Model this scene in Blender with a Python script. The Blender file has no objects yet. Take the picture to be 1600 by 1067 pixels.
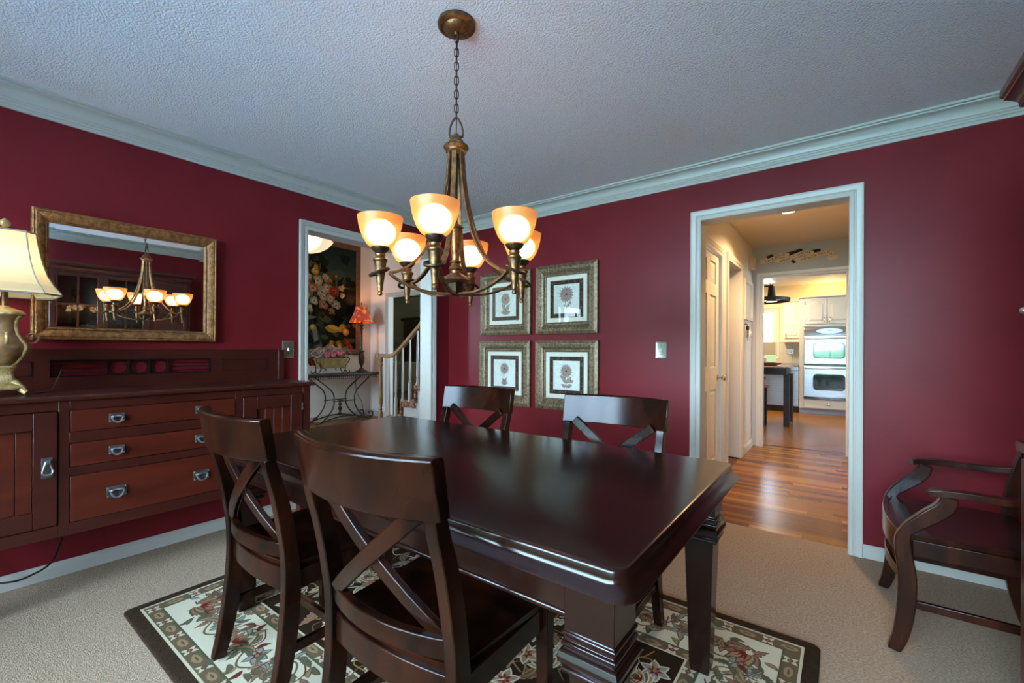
import bpy, bmesh, math, random
from mathutils import Vector, Matrix
R_ = math.radians
S = bpy.context.scene
COL = S.collection

# ---------------------------------------------------------------- camera
YAW, ROLL, FPX = R_(36.8905), 0.0042, 688.4
cam_d = bpy.data.cameras.new('camera'); cam = bpy.data.objects.new('camera', cam_d); COL.objects.link(cam)
_f = Vector((-math.sin(YAW), math.cos(YAW), 0)); _r0 = Vector((math.cos(YAW), math.sin(YAW), 0)); _u0 = Vector((0, 0, 1))
_r = _r0*math.cos(ROLL) + _u0*math.sin(ROLL); _u = -_r0*math.sin(ROLL) + _u0*math.cos(ROLL)
cam.matrix_world = Matrix(((_r.x, _u.x, -_f.x, 0), (_r.y, _u.y, -_f.y, 0), (_r.z, _u.z, -_f.z, 1.17), (0, 0, 0, 1)))
cam_d.sensor_width = 36; cam_d.lens = FPX*36/1600; cam_d.shift_y = 13.7/1600; cam_d.clip_start = .02
S.camera = cam

# ---------------------------------------------------------------- sky, daylight, exposure
W = bpy.data.worlds.new('sky'); S.world = W; W.use_nodes = True
_n = W.node_tree.nodes; _bg = _n['Background']
_bg.inputs[0].default_value = (.53, .76, 1.0, 1); _bg.inputs[1].default_value = 40.0
S.view_settings.view_transform = 'Standard'; S.view_settings.look = 'None'
S.view_settings.exposure = 0.40; S.view_settings.gamma = 1.0; S.view_settings.use_curve_mapping = False

def portal(name, loc, rot, sx, sy):
    l = bpy.data.lights.new(name, 'AREA'); l.shape = 'RECTANGLE'; l.size = sx; l.size_y = sy
    l.cycles.is_portal = True
    o = bpy.data.objects.new(name, l); o.location = loc; o.rotation_euler = rot; COL.objects.link(o); return o
portal('daylight_dining_window', (-.95, -1.85, 1.40), (R_(90), 0, 0), 3.3, 1.80)       # faces +Y
portal('daylight_foyer_added', (-6.15, .32, 1.6), (R_(90), 0, 0), .7, 1.3)  # unseen window, added to light the foyer
portal('daylight_far_room_added', (-4.9, 7.95, 1.5), (R_(-90), 0, 0), 1.4, 1.2)  # hidden window, added as fill for the far room
portal('daylight_kitchen_window', (-1.30, 10.56, 1.55), (R_(-90), 0, 0), .62, .96)
portal('daylight_kitchen_side', (2.34, 8.3, 1.5), (R_(90), 0, R_(90)), 1.2, 1.2)

# ---------------------------------------------------------------- materials
def lin(h):
    h = h.lstrip('#'); o = []
    for i in (0, 2, 4):
        v = int(h[i:i+2], 16)/255; o.append(v/12.92 if v <= .04045 else ((v+.055)/1.055)**2.4)
    return (*o, 1)
MATS = {}
def mat(name, col, rough=.5, metal=0, col2=None, scale=(8, 8, 8), detail=4, lo=.35, hi=.65, bump=0, bscale=60, bdetail=3, rough2=None,
        coat=0, spec=None, emit=None, es=0, trans=0, wave=None, ior=None, sheen=0):
    """one procedural material: principled + optional two-tone noise + optional bump"""
    m = bpy.data.materials.new(name); m.use_nodes = True; nt = m.node_tree; nd = nt.nodes; p = nd['Principled BSDF']
    c1 = lin(col) if isinstance(col, str) else col
    p.inputs['Base Color'].default_value = c1; p.inputs['Roughness'].default_value = rough; p.inputs['Metallic'].default_value = metal
    p.inputs['Coat Weight'].default_value = coat; p.inputs['Coat Roughness'].default_value = .12
    if spec is not None: p.inputs['Specular IOR Level'].default_value = spec
    if trans: p.inputs['Transmission Weight'].default_value = trans
    if ior: p.inputs['IOR'].default_value = ior
    if sheen: p.inputs['Sheen Weight'].default_value = sheen
    if emit: p.inputs['Emission Color'].default_value = lin(emit); p.inputs['Emission Strength'].default_value = es
    if col2 or bump:
        tc = nd.new('ShaderNodeTexCoord'); mp = nd.new('ShaderNodeMapping'); nt.links.new(tc.outputs['Object'], mp.inputs[0])
        mp.inputs['Scale'].default_value = scale
    if col2:
        t = nd.new('ShaderNodeTexNoise'); t.inputs['Scale'].default_value = 1; t.inputs['Detail'].default_value = detail
        nt.links.new(mp.outputs[0], t.inputs['Vector'])
        r = nd.new('ShaderNodeValToRGB'); r.color_ramp.elements[0].position = lo; r.color_ramp.elements[1].position = hi
        r.color_ramp.elements[0].color = c1; r.color_ramp.elements[1].color = lin(col2) if isinstance(col2, str) else col2
        nt.links.new(t.outputs[0], r.inputs[0]); nt.links.new(r.outputs[0], p.inputs['Base Color'])
        if rough2 is not None:
            mr = nd.new('ShaderNodeMapRange'); mr.inputs['To Min'].default_value = rough; mr.inputs['To Max'].default_value = rough2
            nt.links.new(t.outputs[0], mr.inputs[0]); nt.links.new(mr.outputs[0], p.inputs['Roughness'])
    if bump:
        if wave:
            b = nd.new('ShaderNodeTexWave'); b.inputs['Scale'].default_value = bscale; b.bands_direction = wave; b.inputs['Distortion'].default_value = 0
        else:
            b = nd.new('ShaderNodeTexNoise'); b.inputs['Scale'].default_value = bscale; b.inputs['Detail'].default_value = bdetail
        nt.links.new(tc.outputs['Object'], b.inputs['Vector'])
        bp = nd.new('ShaderNodeBump'); bp.inputs['Strength'].default_value = bump; bp.inputs['Distance'].default_value = .01
        nt.links.new(b.outputs[0], bp.inputs['Height']); nt.links.new(bp.outputs[0], p.inputs['Normal'])
    MATS[name] = m; return m

def mat_attr(name, rough=.9, bump=0, bscale=300, spec=.2, gain=1.0):
    m = bpy.data.materials.new(name); m.use_nodes = True; nt = m.node_tree; nd = nt.nodes; p = nd['Principled BSDF']
    a = nd.new('ShaderNodeAttribute'); a.attribute_name = 'Col'
    p.inputs['Roughness'].default_value = rough; p.inputs['Specular IOR Level'].default_value = spec
    tc = nd.new('ShaderNodeTexCoord'); t = nd.new('ShaderNodeTexNoise'); t.inputs['Scale'].default_value = bscale; t.inputs['Detail'].default_value = 3
    nt.links.new(tc.outputs['Object'], t.inputs['Vector'])
    mr = nd.new('ShaderNodeMapRange'); mr.inputs['To Min'].default_value = .72*gain; mr.inputs['To Max'].default_value = 1.28*gain
    nt.links.new(t.outputs[0], mr.inputs[0])
    mx = nd.new('ShaderNodeVectorMath'); mx.operation = 'SCALE'
    nt.links.new(a.outputs['Color'], mx.inputs[0]); nt.links.new(mr.outputs[0], mx.inputs['Scale']); nt.links.new(mx.outputs[0], p.inputs['Base Color'])
    if bump:
        bp = nd.new('ShaderNodeBump'); bp.inputs['Strength'].default_value = bump; bp.inputs['Distance'].default_value = .004
        nt.links.new(t.outputs[0], bp.inputs['Height']); nt.links.new(bp.outputs[0], p.inputs['Normal'])
    MATS[name] = m; return m

def mat_pane(name, tint=(1, 1, 1, 1), gloss=1.0):
    """thin clear glass: transparent with a fresnel gloss"""
    m = bpy.data.materials.new(name); m.use_nodes = True; nt = m.node_tree; nd = nt.nodes; nd.clear()
    o = nd.new('ShaderNodeOutputMaterial'); mx = nd.new('ShaderNodeMixShader'); fr = nd.new('ShaderNodeFresnel'); fr.inputs[0].default_value = 1.45
    t = nd.new('ShaderNodeBsdfTransparent'); t.inputs[0].default_value = tint; g = nd.new('ShaderNodeBsdfGlossy'); g.inputs['Roughness'].default_value = .02
    nt.links.new(fr.outputs[0], mx.inputs[0]); nt.links.new(t.outputs[0], mx.inputs[1]); nt.links.new(g.outputs[0], mx.inputs[2]); nt.links.new(mx.outputs[0], o.inputs[0])
    MATS[name] = m; return m

def mat_shade(name, glow, strength, body, clear=.5, rough=.35, cloth=False, skin=None):
    """lit lamp glass: frosted so the bulb shows through, glowing with its own diffused light"""
    m = bpy.data.materials.new(name); m.use_nodes = True; nt = m.node_tree; nd = nt.nodes; nd.clear()
    o = nd.new('ShaderNodeOutputMaterial'); e = nd.new('ShaderNodeEmission'); e.inputs[0].default_value = lin(glow); e.inputs[1].default_value = strength
    rf = nd.new('ShaderNodeBsdfTranslucent' if cloth else 'ShaderNodeBsdfRefraction'); rf.inputs['Color'].default_value = lin(body)
    if not cloth: rf.inputs['Roughness'].default_value = rough; rf.inputs['IOR'].default_value = 1.25
    df = nd.new('ShaderNodeBsdfPrincipled'); df.inputs['Base Color'].default_value = lin(skin or body); df.inputs['Roughness'].default_value = .35
    mx = nd.new('ShaderNodeMixShader'); mx.inputs[0].default_value = clear
    nt.links.new(df.outputs[0], mx.inputs[1]); nt.links.new(rf.outputs[0], mx.inputs[2])
    ad = nd.new('ShaderNodeAddShader'); nt.links.new(mx.outputs[0], ad.inputs[0]); nt.links.new(e.outputs[0], ad.inputs[1]); nt.links.new(ad.outputs[0], o.inputs[0])
    MATS[name] = m; return m

def mat_emit(name, col, s):
    m = bpy.data.materials.new(name); m.use_nodes = True; nd = m.node_tree.nodes; nd.clear()
    o = nd.new('ShaderNodeOutputMaterial'); e = nd.new('ShaderNodeEmission'); e.inputs[0].default_value = lin(col); e.inputs[1].default_value = s
    m.node_tree.links.new(e.outputs[0], o.inputs[0]); MATS[name] = m; return m

mat('wall_red', '#6c1a1f', .38, col2='#65171c', scale=(3, 3, 3), bump=.05, bscale=220, spec=.17)
mat('ceiling_white', '#ebe8e6', .7, bump=.75, bscale=120, bdetail=4, spec=.4)
mat('trim_white', '#b2aea2', .35, spec=.4)
mat('carpet', '#846c54', .95, col2='#b79f86', scale=(110, 110, 110), detail=7, lo=.25, hi=.75, bump=.7, bscale=210, bdetail=5, spec=.1)
mat('oak_floor', '#734410', .25, col2='#855418', scale=(2, 30, 30), detail=5, spec=.13)
mat('oak_floor_dark', '#5a300a', .25, col2='#6d3f10', scale=(2, 30, 30), detail=5, spec=.13)
mat('oak_floor_light', '#8f5d1b', .25, col2='#a07028', scale=(2, 30, 30), detail=5, spec=.13)
mat('hall_paint', '#c9c1b2', .6, bump=.03, bscale=200)
mat('hall_grey', '#b3b8bf', .6, bump=.03, bscale=200)
mat('hall_ceiling', '#c4b49d', .7)
mat('foyer_paint', '#d4ccc2', .6, bump=.03, bscale=200)
mat('kitchen_paint', '#dcc79b', .6)
mat('far_room_paint', '#b0ab90', .7)
mat('powder_room_paint', '#7d5344', .7)
mat('dark_wood', '#0c0503', .2, col2='#2f1308', scale=(10, 14, 4), detail=7, lo=.35, hi=.8, spec=.2)
mat('table_wood', '#130705', .2, col2='#230f08', scale=(3, 16, 16), detail=7, lo=.3, hi=.8, spec=.4)
mat('arm_wood', '#170a06', .22, col2='#3e1a0c', scale=(10, 14, 4), detail=7, lo=.35, hi=.8, spec=.4)
mat('cherry', '#34100b', .36, col2='#40160d', scale=(2, 4, 18), detail=6, lo=.3, hi=.75, spec=.35)
mat('cherry_warm', '#3f1209', .36, col2='#541d0d', scale=(14, 3, 16), detail=6, lo=.3, hi=.75, spec=.35)
mat('hutch_wood', '#3a1710', .28, col2='#4a2014', scale=(3, 3, 12), detail=6, coat=.15)
mat('pewter_dark', '#3e3c3b', .5, .5, col2='#55514e', scale=(60, 60, 60))
mat('pewter', '#a3a1a0', .38, .75, col2='#6d6b6a', scale=(60, 60, 60))
mat('black_iron', '#1b1b1d', .4, .6)
mat('bronze', '#553d2a', .38, .8, col2='#94683a', scale=(45, 45, 45), detail=5, lo=.35, hi=.7, bump=.12, bscale=160)
mat('bronze_dark', '#3d3129', .42, .85, col2='#5c4833', scale=(40, 40, 40), detail=5)
mat('gilt', '#734a2a', .38, .55, col2='#a57342', scale=(50, 50, 50), detail=5, bump=.5, bscale=150)
mat('gilt_plain', '#6a4728', .34, .6, col2='#8d6338', scale=(40, 40, 40))
mat('silver_gilt', '#54422c', .4, .5, col2='#a98f68', scale=(70, 70, 70), detail=6, lo=.35, hi=.7, bump=.6, bscale=150, bdetail=4)
mat('silver_gilt_plain', '#4d3d2a', .4, .45, col2='#7b674a', scale=(50, 50, 50))
mat('mirror_glass', (.93, .94, .94, 1), .005, 1)
mat('mat_board', '#d8d2bf', .8)
mat('lamp_gilt', '#8a6a3c', .42, .4, col2='#cdae74', scale=(30, 30, 30), detail=6, lo=.3, hi=.7, bump=.4, bscale=120)
mat('lamp_marble', '#63432a', .35, .1, col2='#9c7346', scale=(22, 22, 22), detail=6)
mat('lamp_trim', '#8d8574', .7)
mat('plate_metal', '#9a988c', .3, .85, col2='#868578', scale=(20, 20, 20))
mat('plastic_white', '#e6e4dc', .35)
mat('wire_black', '#0d0c0c', .5)
mat('wire_brown', '#4a3224', .5)
mat('iron', '#2a211d', .5, .7, col2='#3a2e27', scale=(50, 50, 50))
mat('console_top', '#241b17', .35, .2, col2='#33271f', scale=(20, 20, 20))
mat('planter_tin', '#6b5326', .5, .4, col2='#8a6f38', scale=(16, 16, 16), bump=.2, bscale=60)
mat('frond_grey', '#8b7d72', .8); mat('frond_mauve', '#7c5a5c', .8); mat('frond_pink', '#a34a55', .7); mat('frond_tan', '#a8957a', .8)
mat('oak_rail', '#7b5a38', .32, col2='#98764d', scale=(30, 5, 5), detail=5)
mat('stair_carpet', '#5e2b22', .95, col2='#8f6a4c', scale=(26, 26, 26), detail=3, lo=.45, hi=.55)
mat('sofa_olive', '#5d5039', .9); mat('cloth_plum', '#4a2a2b', .9)
mat('door_white', '#ccc8be', .3)
mat('nickel', '#b9b5ac', .22, 1)
mat('cabinet_cream', '#cbbfa6', .4)
mat('cabinet_grey', '#b5ad9d', .4)
mat('toe_kick', '#8d9096', .5)
mat('stainless', '#b6b7b8', .28, 1, col2='#a6a8aa', scale=(1, 1, 80), detail=2)
mat('oven_black', '#0c0d0e', .15, coat=.5)
mat('oven_glass', '#0d1d1b', .04, spec=1.0, coat=1.0)
mat('counter_stone', '#6b6054', .25, col2='#857a6b', scale=(30, 30, 30))
mat('backsplash_tile', '#b3a78f', .35)
mat('grout', '#8d836f', .8)
mat('espresso', '#20150f', .4, col2='#2c1d15', scale=(4, 4, 20), spec=.25)
mat('banner_cream', '#e6d2ba', .7, col2='#d8c0a6', scale=(30, 30, 30))
mat('banner_ink', '#33261e', .8); mat('banner_black', '#0f0b0a', .8); mat('banner_back', '#8d5a3c', .8)
mat('blind_white', '#eef1f2', .6, trans=0)
mat('bowl_wood', '#8a3f14', .4); mat('fern', '#5a8a5a', .7); mat('note_green', '#7fa58a', .5)
mat('bounce_blue', '#a9c8f4', .9, col2='#9dbdec', scale=(3, 3, 3)); mat('lawn', '#4f7d3c', .95, col2='#3a6430', scale=(2, 2, 2)); mat('hedge', '#2f5e33', .95, col2='#5e9550', scale=(5, 5, 5), bump=1, bscale=8)  # near ground tinted blue to bounce blue light onto the ceiling
mat('porcelain', '#dcdcd8', .2); mat('rose_white', '#d4d4cf', .6)
mat_attr('rug_pile', .95, .7, 420, .05)
mat_attr('print_ink', .7, 0, 60, .2)
mat_attr('tapestry_cloth', .9, .5, 260, .05, .62)
mat_pane('clear_glass'); mat_pane('picture_glass'); mat_pane('cabinet_glass', (.9, .9, .9, 1))
mat_shade('amber_shade', '#ff9230', .42, '#ffe2bc', .5, .45, skin='#d98f45')
mat_shade('foyer_shade', '#ffb98a', .75, '#fff0e0', .3, .5)
mat_shade('linen_shade', '#e0c88c', .20, '#f0e6c4', .7, .85, True)
mat_shade('red_shade', '#c04a22', .3, '#b0452a', .2, .5)
mat_emit('bulb', '#ffecd0', 9); mat_emit('bulb_soft', '#ffe2b0', 12); mat_emit('spot_lamp', '#ffd9a0', 18); mat_emit('panel_lamp', '#fff4e0', 8)
mat_emit('clock_digits', '#6fe0d0', 1.2); mat_emit('cove_lamp', '#ffdf9a', 14)

# ---------------------------------------------------------------- mesh builder
class MB:
    def __init__(s): s.v = []; s.f = []; s.mi = []; s.cur = 0
    def add(s, vs, fs):
        b = len(s.v); s.v += [tuple(x) for x in vs]
        for f in fs: s.f.append(tuple(b+i for i in f)); s.mi.append(s.cur)
        return s
    def box(s, x0, x1, y0, y1, z0, z1):
        return s.add([(x0,y0,z0),(x1,y0,z0),(x1,y1,z0),(x0,y1,z0),(x0,y0,z1),(x1,y0,z1),(x1,y1,z1),(x0,y1,z1)],
                     [(3,2,1,0),(4,5,6,7),(0,1,5,4),(1,2,6,5),(2,3,7,6),(3,0,4,7)])
    def loft(s, rings, closed=True, cap0=True, cap1=True, loop=False):
        n = len(rings[0]); b = len(s.v); vs = [p for r in rings for p in r]; fs = []
        m = len(rings)
        for i in range(m if loop else m-1):
            i2 = (i+1) % m
            for j in range(n if closed else n-1):
                k = (j+1) % n; fs.append((i*n+j, i*n+k, i2*n+k, i2*n+j))
        if closed and not loop:
            if cap0: fs.append(tuple(reversed(range(n))))
            if cap1: fs.append(tuple((m-1)*n+j for j in range(n)))
        return s.add(vs, fs)
    def lathe(s, prof, n=24, c=(0, 0, 0), cap0=True, cap1=True):
        rings = [[(c[0]+r*math.cos(2*math.pi*k/n), c[1]+r*math.sin(2*math.pi*k/n), c[2]+z) for k in range(n)] for r, z in prof]
        return s.loft(rings, True, cap0, cap1)
    def tube(s, path, r, n=8, loop=False, cap=True):
        P = [Vector(p) for p in path]; m = len(P); rings = []; prev = None
        for i in range(m):
            if loop: t = (P[(i+1) % m]-P[i-1])
            else: t = P[min(i+1, m-1)]-P[max(i-1, 0)]
            t.normalize()
            if prev is None:
                a = Vector((0, 0, 1)) if abs(t.z) < .9 else Vector((1, 0, 0)); u = t.cross(a).normalized()
            else:
                u = prev - t*prev.dot(t); u.normalize()
            prev = u; w = t.cross(u); rr = r[i] if isinstance(r, (list, tuple)) else r
            rings.append([P[i]+u*rr*math.cos(2*math.pi*k/n)+w*rr*math.sin(2*math.pi*k/n) for k in range(n)])
        return s.loft(rings, True, cap, cap, loop)
    def bar(s, path, side, w, h):
        """rectangular bar along path; side = fixed width axis; w, h scalars or per-point lists"""
        P = [Vector(p) for p in path]; m = len(P); sd = Vector(side).normalized(); rings = []
        for i in range(m):
            t = (P[min(i+1, m-1)]-P[max(i-1, 0)]).normalized(); nn = t.cross(sd).normalized(); ss = nn.cross(t).normalized()
            ww = (w[i] if isinstance(w, (list, tuple)) else w)/2; hh = (h[i] if isinstance(h, (list, tuple)) else h)/2
            rings.append([P[i]-ss*ww-nn*hh, P[i]+ss*ww-nn*hh, P[i]+ss*ww+nn*hh, P[i]-ss*ww+nn*hh])
        return s.loft(rings)
    def prism(s, poly, d0, d1, fn):
        """extrude a 2D polygon between depths d0, d1; fn(u, v, d) -> point"""
        return s.loft([[fn(u, v, d0) for u, v in poly], [fn(u, v, d1) for u, v in poly]])
    def molding(s, path, N, prof, closed=False):
        P = [Vector(p) for p in path]; N = Vector(N); m = len(P); rings = []
        for i in range(m):
            d0 = (P[i]-P[i-1]).normalized() if (closed or i > 0) else None
            d1 = (P[(i+1) % m]-P[i]).normalized() if (closed or i < m-1) else None
            if d0 is None: d0 = d1
            if d1 is None: d1 = d0
            s0 = N.cross(d0); s1 = N.cross(d1); mm = (s0+s1)/(1+s0.dot(s1))
            rings.append([P[i]+mm*a+N*b for a, b in prof])
        return s.loft(rings, True, True, True, closed)
    def disc(s, c, r, n=16, axis='z'):
        pts = []
        for k in range(n):
            a = 2*math.pi*k/n; x, y = r*math.cos(a), r*math.sin(a)
            pts.append((c[0]+x, c[1]+y, c[2]) if axis == 'z' else (c[0], c[1]+x, c[2]+y) if axis == 'x' else (c[0]+x, c[1], c[2]+y))
        return s.add(pts, [tuple(range(n))])
    def sphere(s, c, r, n=12, m=8, sz=1):
        prof = [(max(r*math.sin(math.pi*k/m), 1e-4), -r*sz*math.cos(math.pi*k/m)) for k in range(m+1)]
        return s.lathe(prof, n, c)
    def xform(s, M):
        s.v = [tuple(M @ Vector(p)) for p in s.v]; return s

def obj(name, mb, m, parent=None, smooth=None, bevel=0, seg=2, loc=None, rot=None):
    me = bpy.data.meshes.new(name); me.from_pydata(mb.v, [], mb.f)
    ms = m if isinstance(m, (list, tuple)) else [m]
    for x in ms: me.materials.append(MATS[x])
    if len(ms) > 1: me.polygons.foreach_set('material_index', mb.mi)
    bm = bmesh.new(); bm.from_mesh(me); bmesh.ops.recalc_face_normals(bm, faces=bm.faces); bm.to_mesh(me); bm.free()
    if smooth or bevel:
        me.polygons.foreach_set('use_smooth', [True]*len(me.polygons)); me.set_sharp_from_angle(angle=R_(smooth or 35))
    me.update()
    o = bpy.data.objects.new(name, me); COL.objects.link(o)
    if parent: o.parent = parent
    if loc: o.location = loc
    if rot: o.rotation_euler = rot
    if bevel:
        b = o.modifiers.new('edge', 'BEVEL'); b.width = bevel; b.segments = seg; b.limit_method = 'ANGLE'; b.angle_limit = R_(40); b.harden_normals = False
    return o
def tag(o, label=None, cat=None, group=None, kind=None):
    if label: o['label'] = label
    if cat: o['category'] = cat
    if group: o['group'] = group
    if kind: o['kind'] = kind
    return o
def thing(name, label, cat, loc=(0, 0, 0), rz=0, group=None, rot=None):
    o = bpy.data.objects.new(name, None); o.empty_display_size = .1; COL.objects.link(o); o.location = loc; o.rotation_euler = rot or (0, 0, rz)
    return tag(o, label, cat, group)
def struct(name, mb, m, parent=None, **k):
    o = obj(name, mb, m, parent, **k)
    if parent is None: o['kind'] = 'structure'
    return o
def copy_tree(o, parent=None):
    c = o.copy(); COL.objects.link(c); c.parent = parent
    for ch in list(o.children): copy_tree(ch, c)
    return c
def lamp(name, loc, power, col, r=.03, kind='POINT', rot=None, spot=None, parent=None):
    l = bpy.data.lights.new(name, kind); l.energy = power; l.color = lin(col)[:3]
    if kind == 'AREA': l.size = r
    else: l.shadow_soft_size = r
    if spot: l.spot_size = R_(spot); l.spot_blend = .6
    o = bpy.data.objects.new(name, l); o.location = loc; COL.objects.link(o)
    if rot: o.rotation_euler = rot
    if parent: o.parent = parent
    return o
def arc(cx, cy, r, a0, a1, n): return [(cx+r*math.cos(R_(a0+(a1-a0)*k/n)), cy+r*math.sin(R_(a0+(a1-a0)*k/n))) for k in range(n+1)]
def spline(pts, n=6):
    """Catmull-Rom through points"""
    P = [Vector(p) for p in pts]; out = []
    for i in range(len(P)-1):
        p0 = P[max(i-1, 0)]; p1 = P[i]; p2 = P[i+1]; p3 = P[min(i+2, len(P)-1)]
        for k in range(n):
            t = k/n; out.append(.5*((2*p1)+(p2-p0)*t+(2*p0-5*p1+4*p2-p3)*t*t+(3*p1-p0-3*p2+p3)*t*t*t))
    out.append(P[-1]); return out
def rrect(w, h, r, n=4):
    o = []
    for cx, cy, a in ((w/2-r, h/2-r, 0), (-w/2+r, h/2-r, 90), (-w/2+r, -h/2+r, 180), (w/2-r, -h/2+r, 270)): o += arc(cx, cy, r, a, a+90, n)
    return o

class Paint:
    """flat coloured shapes (pile, ink, paint) stacked in thin layers on a plane"""
    def __init__(s, step=1.2e-6, lay=2e-4): s.v = []; s.f = []; s.c = []; s.step = step; s.lay = lay; s.n = 0
    def poly(s, pts, col, layer=0):
        b = len(s.v); z = layer*s.lay+s.n*s.step; s.n += 1
        s.v += [(x, y, z) for x, y in pts]; s.f.append(tuple(range(b, b+len(pts)))); s.c.append(lin(col)); return s
    def blob(s, x, y, rx, ry, a, col, layer=0, n=12, wob=0, rnd=random):
        ca, sa = math.cos(a), math.sin(a); P = []
        for k in range(n):
            t = 2*math.pi*k/n; q = 1+wob*(rnd.random()-.5); u, v = rx*q*math.cos(t), ry*q*math.sin(t); P.append((x+u*ca-v*sa, y+u*sa+v*ca))
        return s.poly(P, col, layer)
    def leaf(s, x, y, a, L, w, col, layer=0, teeth=0, bend=0):
        ca, sa = math.cos(a), math.sin(a); up = []; dn = []; n = 8 if not teeth else teeth*2
        for k in range(n+1):
            t = k/n; q = math.sin(math.pi*t**.8)*(1 if not teeth or k % 2 else .62); u = L*t; b = bend*math.sin(math.pi*t)
            up.append((u, w/2*q+b)); dn.append((u, -w/2*q+b))
        P = up+dn[-2:0:-1]
        return s.poly([(x+u*ca-v*sa, y+u*sa+v*ca) for u, v in P], col, layer)
    def ribbon(s, pts, w, col, layer=0):
        P = [Vector((p[0], p[1])) for p in pts]; m = len(P); a = []; b = []
        for i in range(m):
            t = (P[min(i+1, m-1)]-P[max(i-1, 0)]).normalized(); q = Vector((-t.y, t.x))*w/2; a.append(P[i]+q); b.append(P[i]-q)
        for i in range(m-1): s.poly([tuple(a[i]), tuple(a[i+1]), tuple(b[i+1]), tuple(b[i])], col, layer); s.n -= 1
        s.n += 1; return s
    def rect(s, x0, x1, y0, y1, col, layer=0): return s.poly([(x0, y0), (x1, y0), (x1, y1), (x0, y1)], col, layer)
    def build(s, name, m, parent, M=None, fix=True):
        me = bpy.data.meshes.new(name); me.from_pydata([tuple(M @ Vector(p)) for p in s.v] if M else s.v, [], s.f)
        at = me.color_attributes.new('Col', 'FLOAT_COLOR', 'CORNER'); buf = []
        for f, c in zip(s.f, s.c): buf += list(c)*len(f)
        at.data.foreach_set('color', buf); me.materials.append(MATS[m]); me.update()
        o = bpy.data.objects.new(name, me); COL.objects.link(o); o.parent = parent; return o
# ================================================================ STRUCTURE
H = 2.44; XL, XR, YF, YB = -3.225, .93, -1.90, 3.216
def wall(name, axis, d0, d1, a0, a1, z1, ops, m):
    mb = MB()
    def bx(p, q, z0, z2):
        if q-p > 1e-4 and z2-z0 > 1e-4: mb.box(d0, d1, p, q, z0, z2) if axis == 'x' else mb.box(p, q, d0, d1, z0, z2)
    a = a0
    for o0, o1, zb, zt in sorted(ops):
        bx(a, o0, 0, z1); bx(o0, o1, 0, zb); bx(o0, o1, zt, z1); a = o1
    bx(a, a1, 0, z1); return struct(name, mb, m)
T = .13
wall('wall_left', 'x', XL-T, XL, YF-T, YB+T, H, [(1.716, 2.973, 0, 2.08)], 'wall_red')
wall('wall_back', 'y', YB, YB+T, XL, XR+T, H, [(-.796, .04, 0, 2.08)], 'wall_red')
wall('wall_right', 'x', XR, XR+T, YF-T, YB, H, [], 'wall_red')
wall('wall_front', 'y', YF-T, YF, XL, XR, H, [(-2.60, .70, .50, 2.30)], 'wall_red')
struct('floor', MB().box(XL-.07, XR, YF, YB+.075, -.06, 0), 'carpet')
struct('ceiling', MB().box(XL-T, XR+T, YF-T, YB+T, H, H+.08), 'ceiling_white')
crown = [(0, -.114), (.012, -.114), (.012, -.098), (.018, -.094), (.018, -.084), (.024, -.080), (.024, -.072), (.03, -.068)]
crown += [(.03+.046*(1-math.cos(R_(a))), -.068+.044*math.sin(R_(a))) for a in (18, 36, 54, 72, 90)] + [(.08, -.022), (.08, -.014), (.09, -.012), (.09, 0), (0, 0)]
struct('trim_1', MB().molding([(XL, YF, H), (XR, YF, H), (XR, YB, H), (XL, YB, H)], (0, 0, 1), crown, True), 'trim_white', smooth=30)
base = [(0, 0), (.014, 0), (.014, .054), (.010, .062), (.010, .066), (.005, .074), (0, .074)]
def baseboard(name, segs, m='trim_white', pr=base):
    mb = MB()
    for p, q in segs: mb.molding([p, q], (0, 0, 1), pr)
    return struct(name, mb, m)
baseboard('baseboard_left', [((XL, 1.665, 0), (XL, YF, 0)), ((XL, YB, 0), (XL, 3.026, 0))])
baseboard('baseboard_back', [((-.856, YB, 0), (XL, YB, 0)), ((XR, YB, 0), (.096, YB, 0))])
baseboard('baseboard_right', [((XR, YF, 0), (XR, YB, 0))])
baseboard('baseboard_front', [((XL, YF, 0), (XR, YF, 0))])
cas = [(0, 0), (0, .012), (.005, .015), (.02, .015), (.024, .011), (.028, .011), (.034, .017), (.05, .02), (.06, .024), (.066, .022), (.066, 0)]
def casing(name, p0, p1, z, N, m='trim_white', parent=None, z0=0):
    return struct(name, MB().molding([(*p0, z0), (*p0, z), (*p1, z), (*p1, z0)], N, cas), m, parent, smooth=30)
def liner(name, axis, a0, a1, d0, d1, z, m='trim_white', parent=None):
    mb = MB(); t = .012
    for q in ((a0-t, a0), (a1, a1+t)): mb.box(d0, d1, q[0], q[1], 0, z) if axis == 'x' else mb.box(q[0], q[1], d0, d1, 0, z)
    mb.box(d0, d1, a0-t, a1+t, z, z+t) if axis == 'x' else mb.box(a0-t, a1+t, d0, d1, z, z+t)
    return struct(name, mb, m, parent)
# doorway to the foyer (left) and to the hall (back)
casing('trim_2', (XL, 1.728), (XL, 2.961), 2.068, (1, 0, 0)); liner('trim_3', 'x', 1.728, 2.961, XL-T, XL, 2.068)
casing('trim_4', (-.784, YB), (.028, YB), 2.068, (0, -1, 0)); liner('trim_5', 'y', -.784, .028, YB, YB+T, 2.068)
casing('trim_6', (XL-T, 2.961), (XL-T, 1.728), 2.068, (-1, 0, 0))
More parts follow.
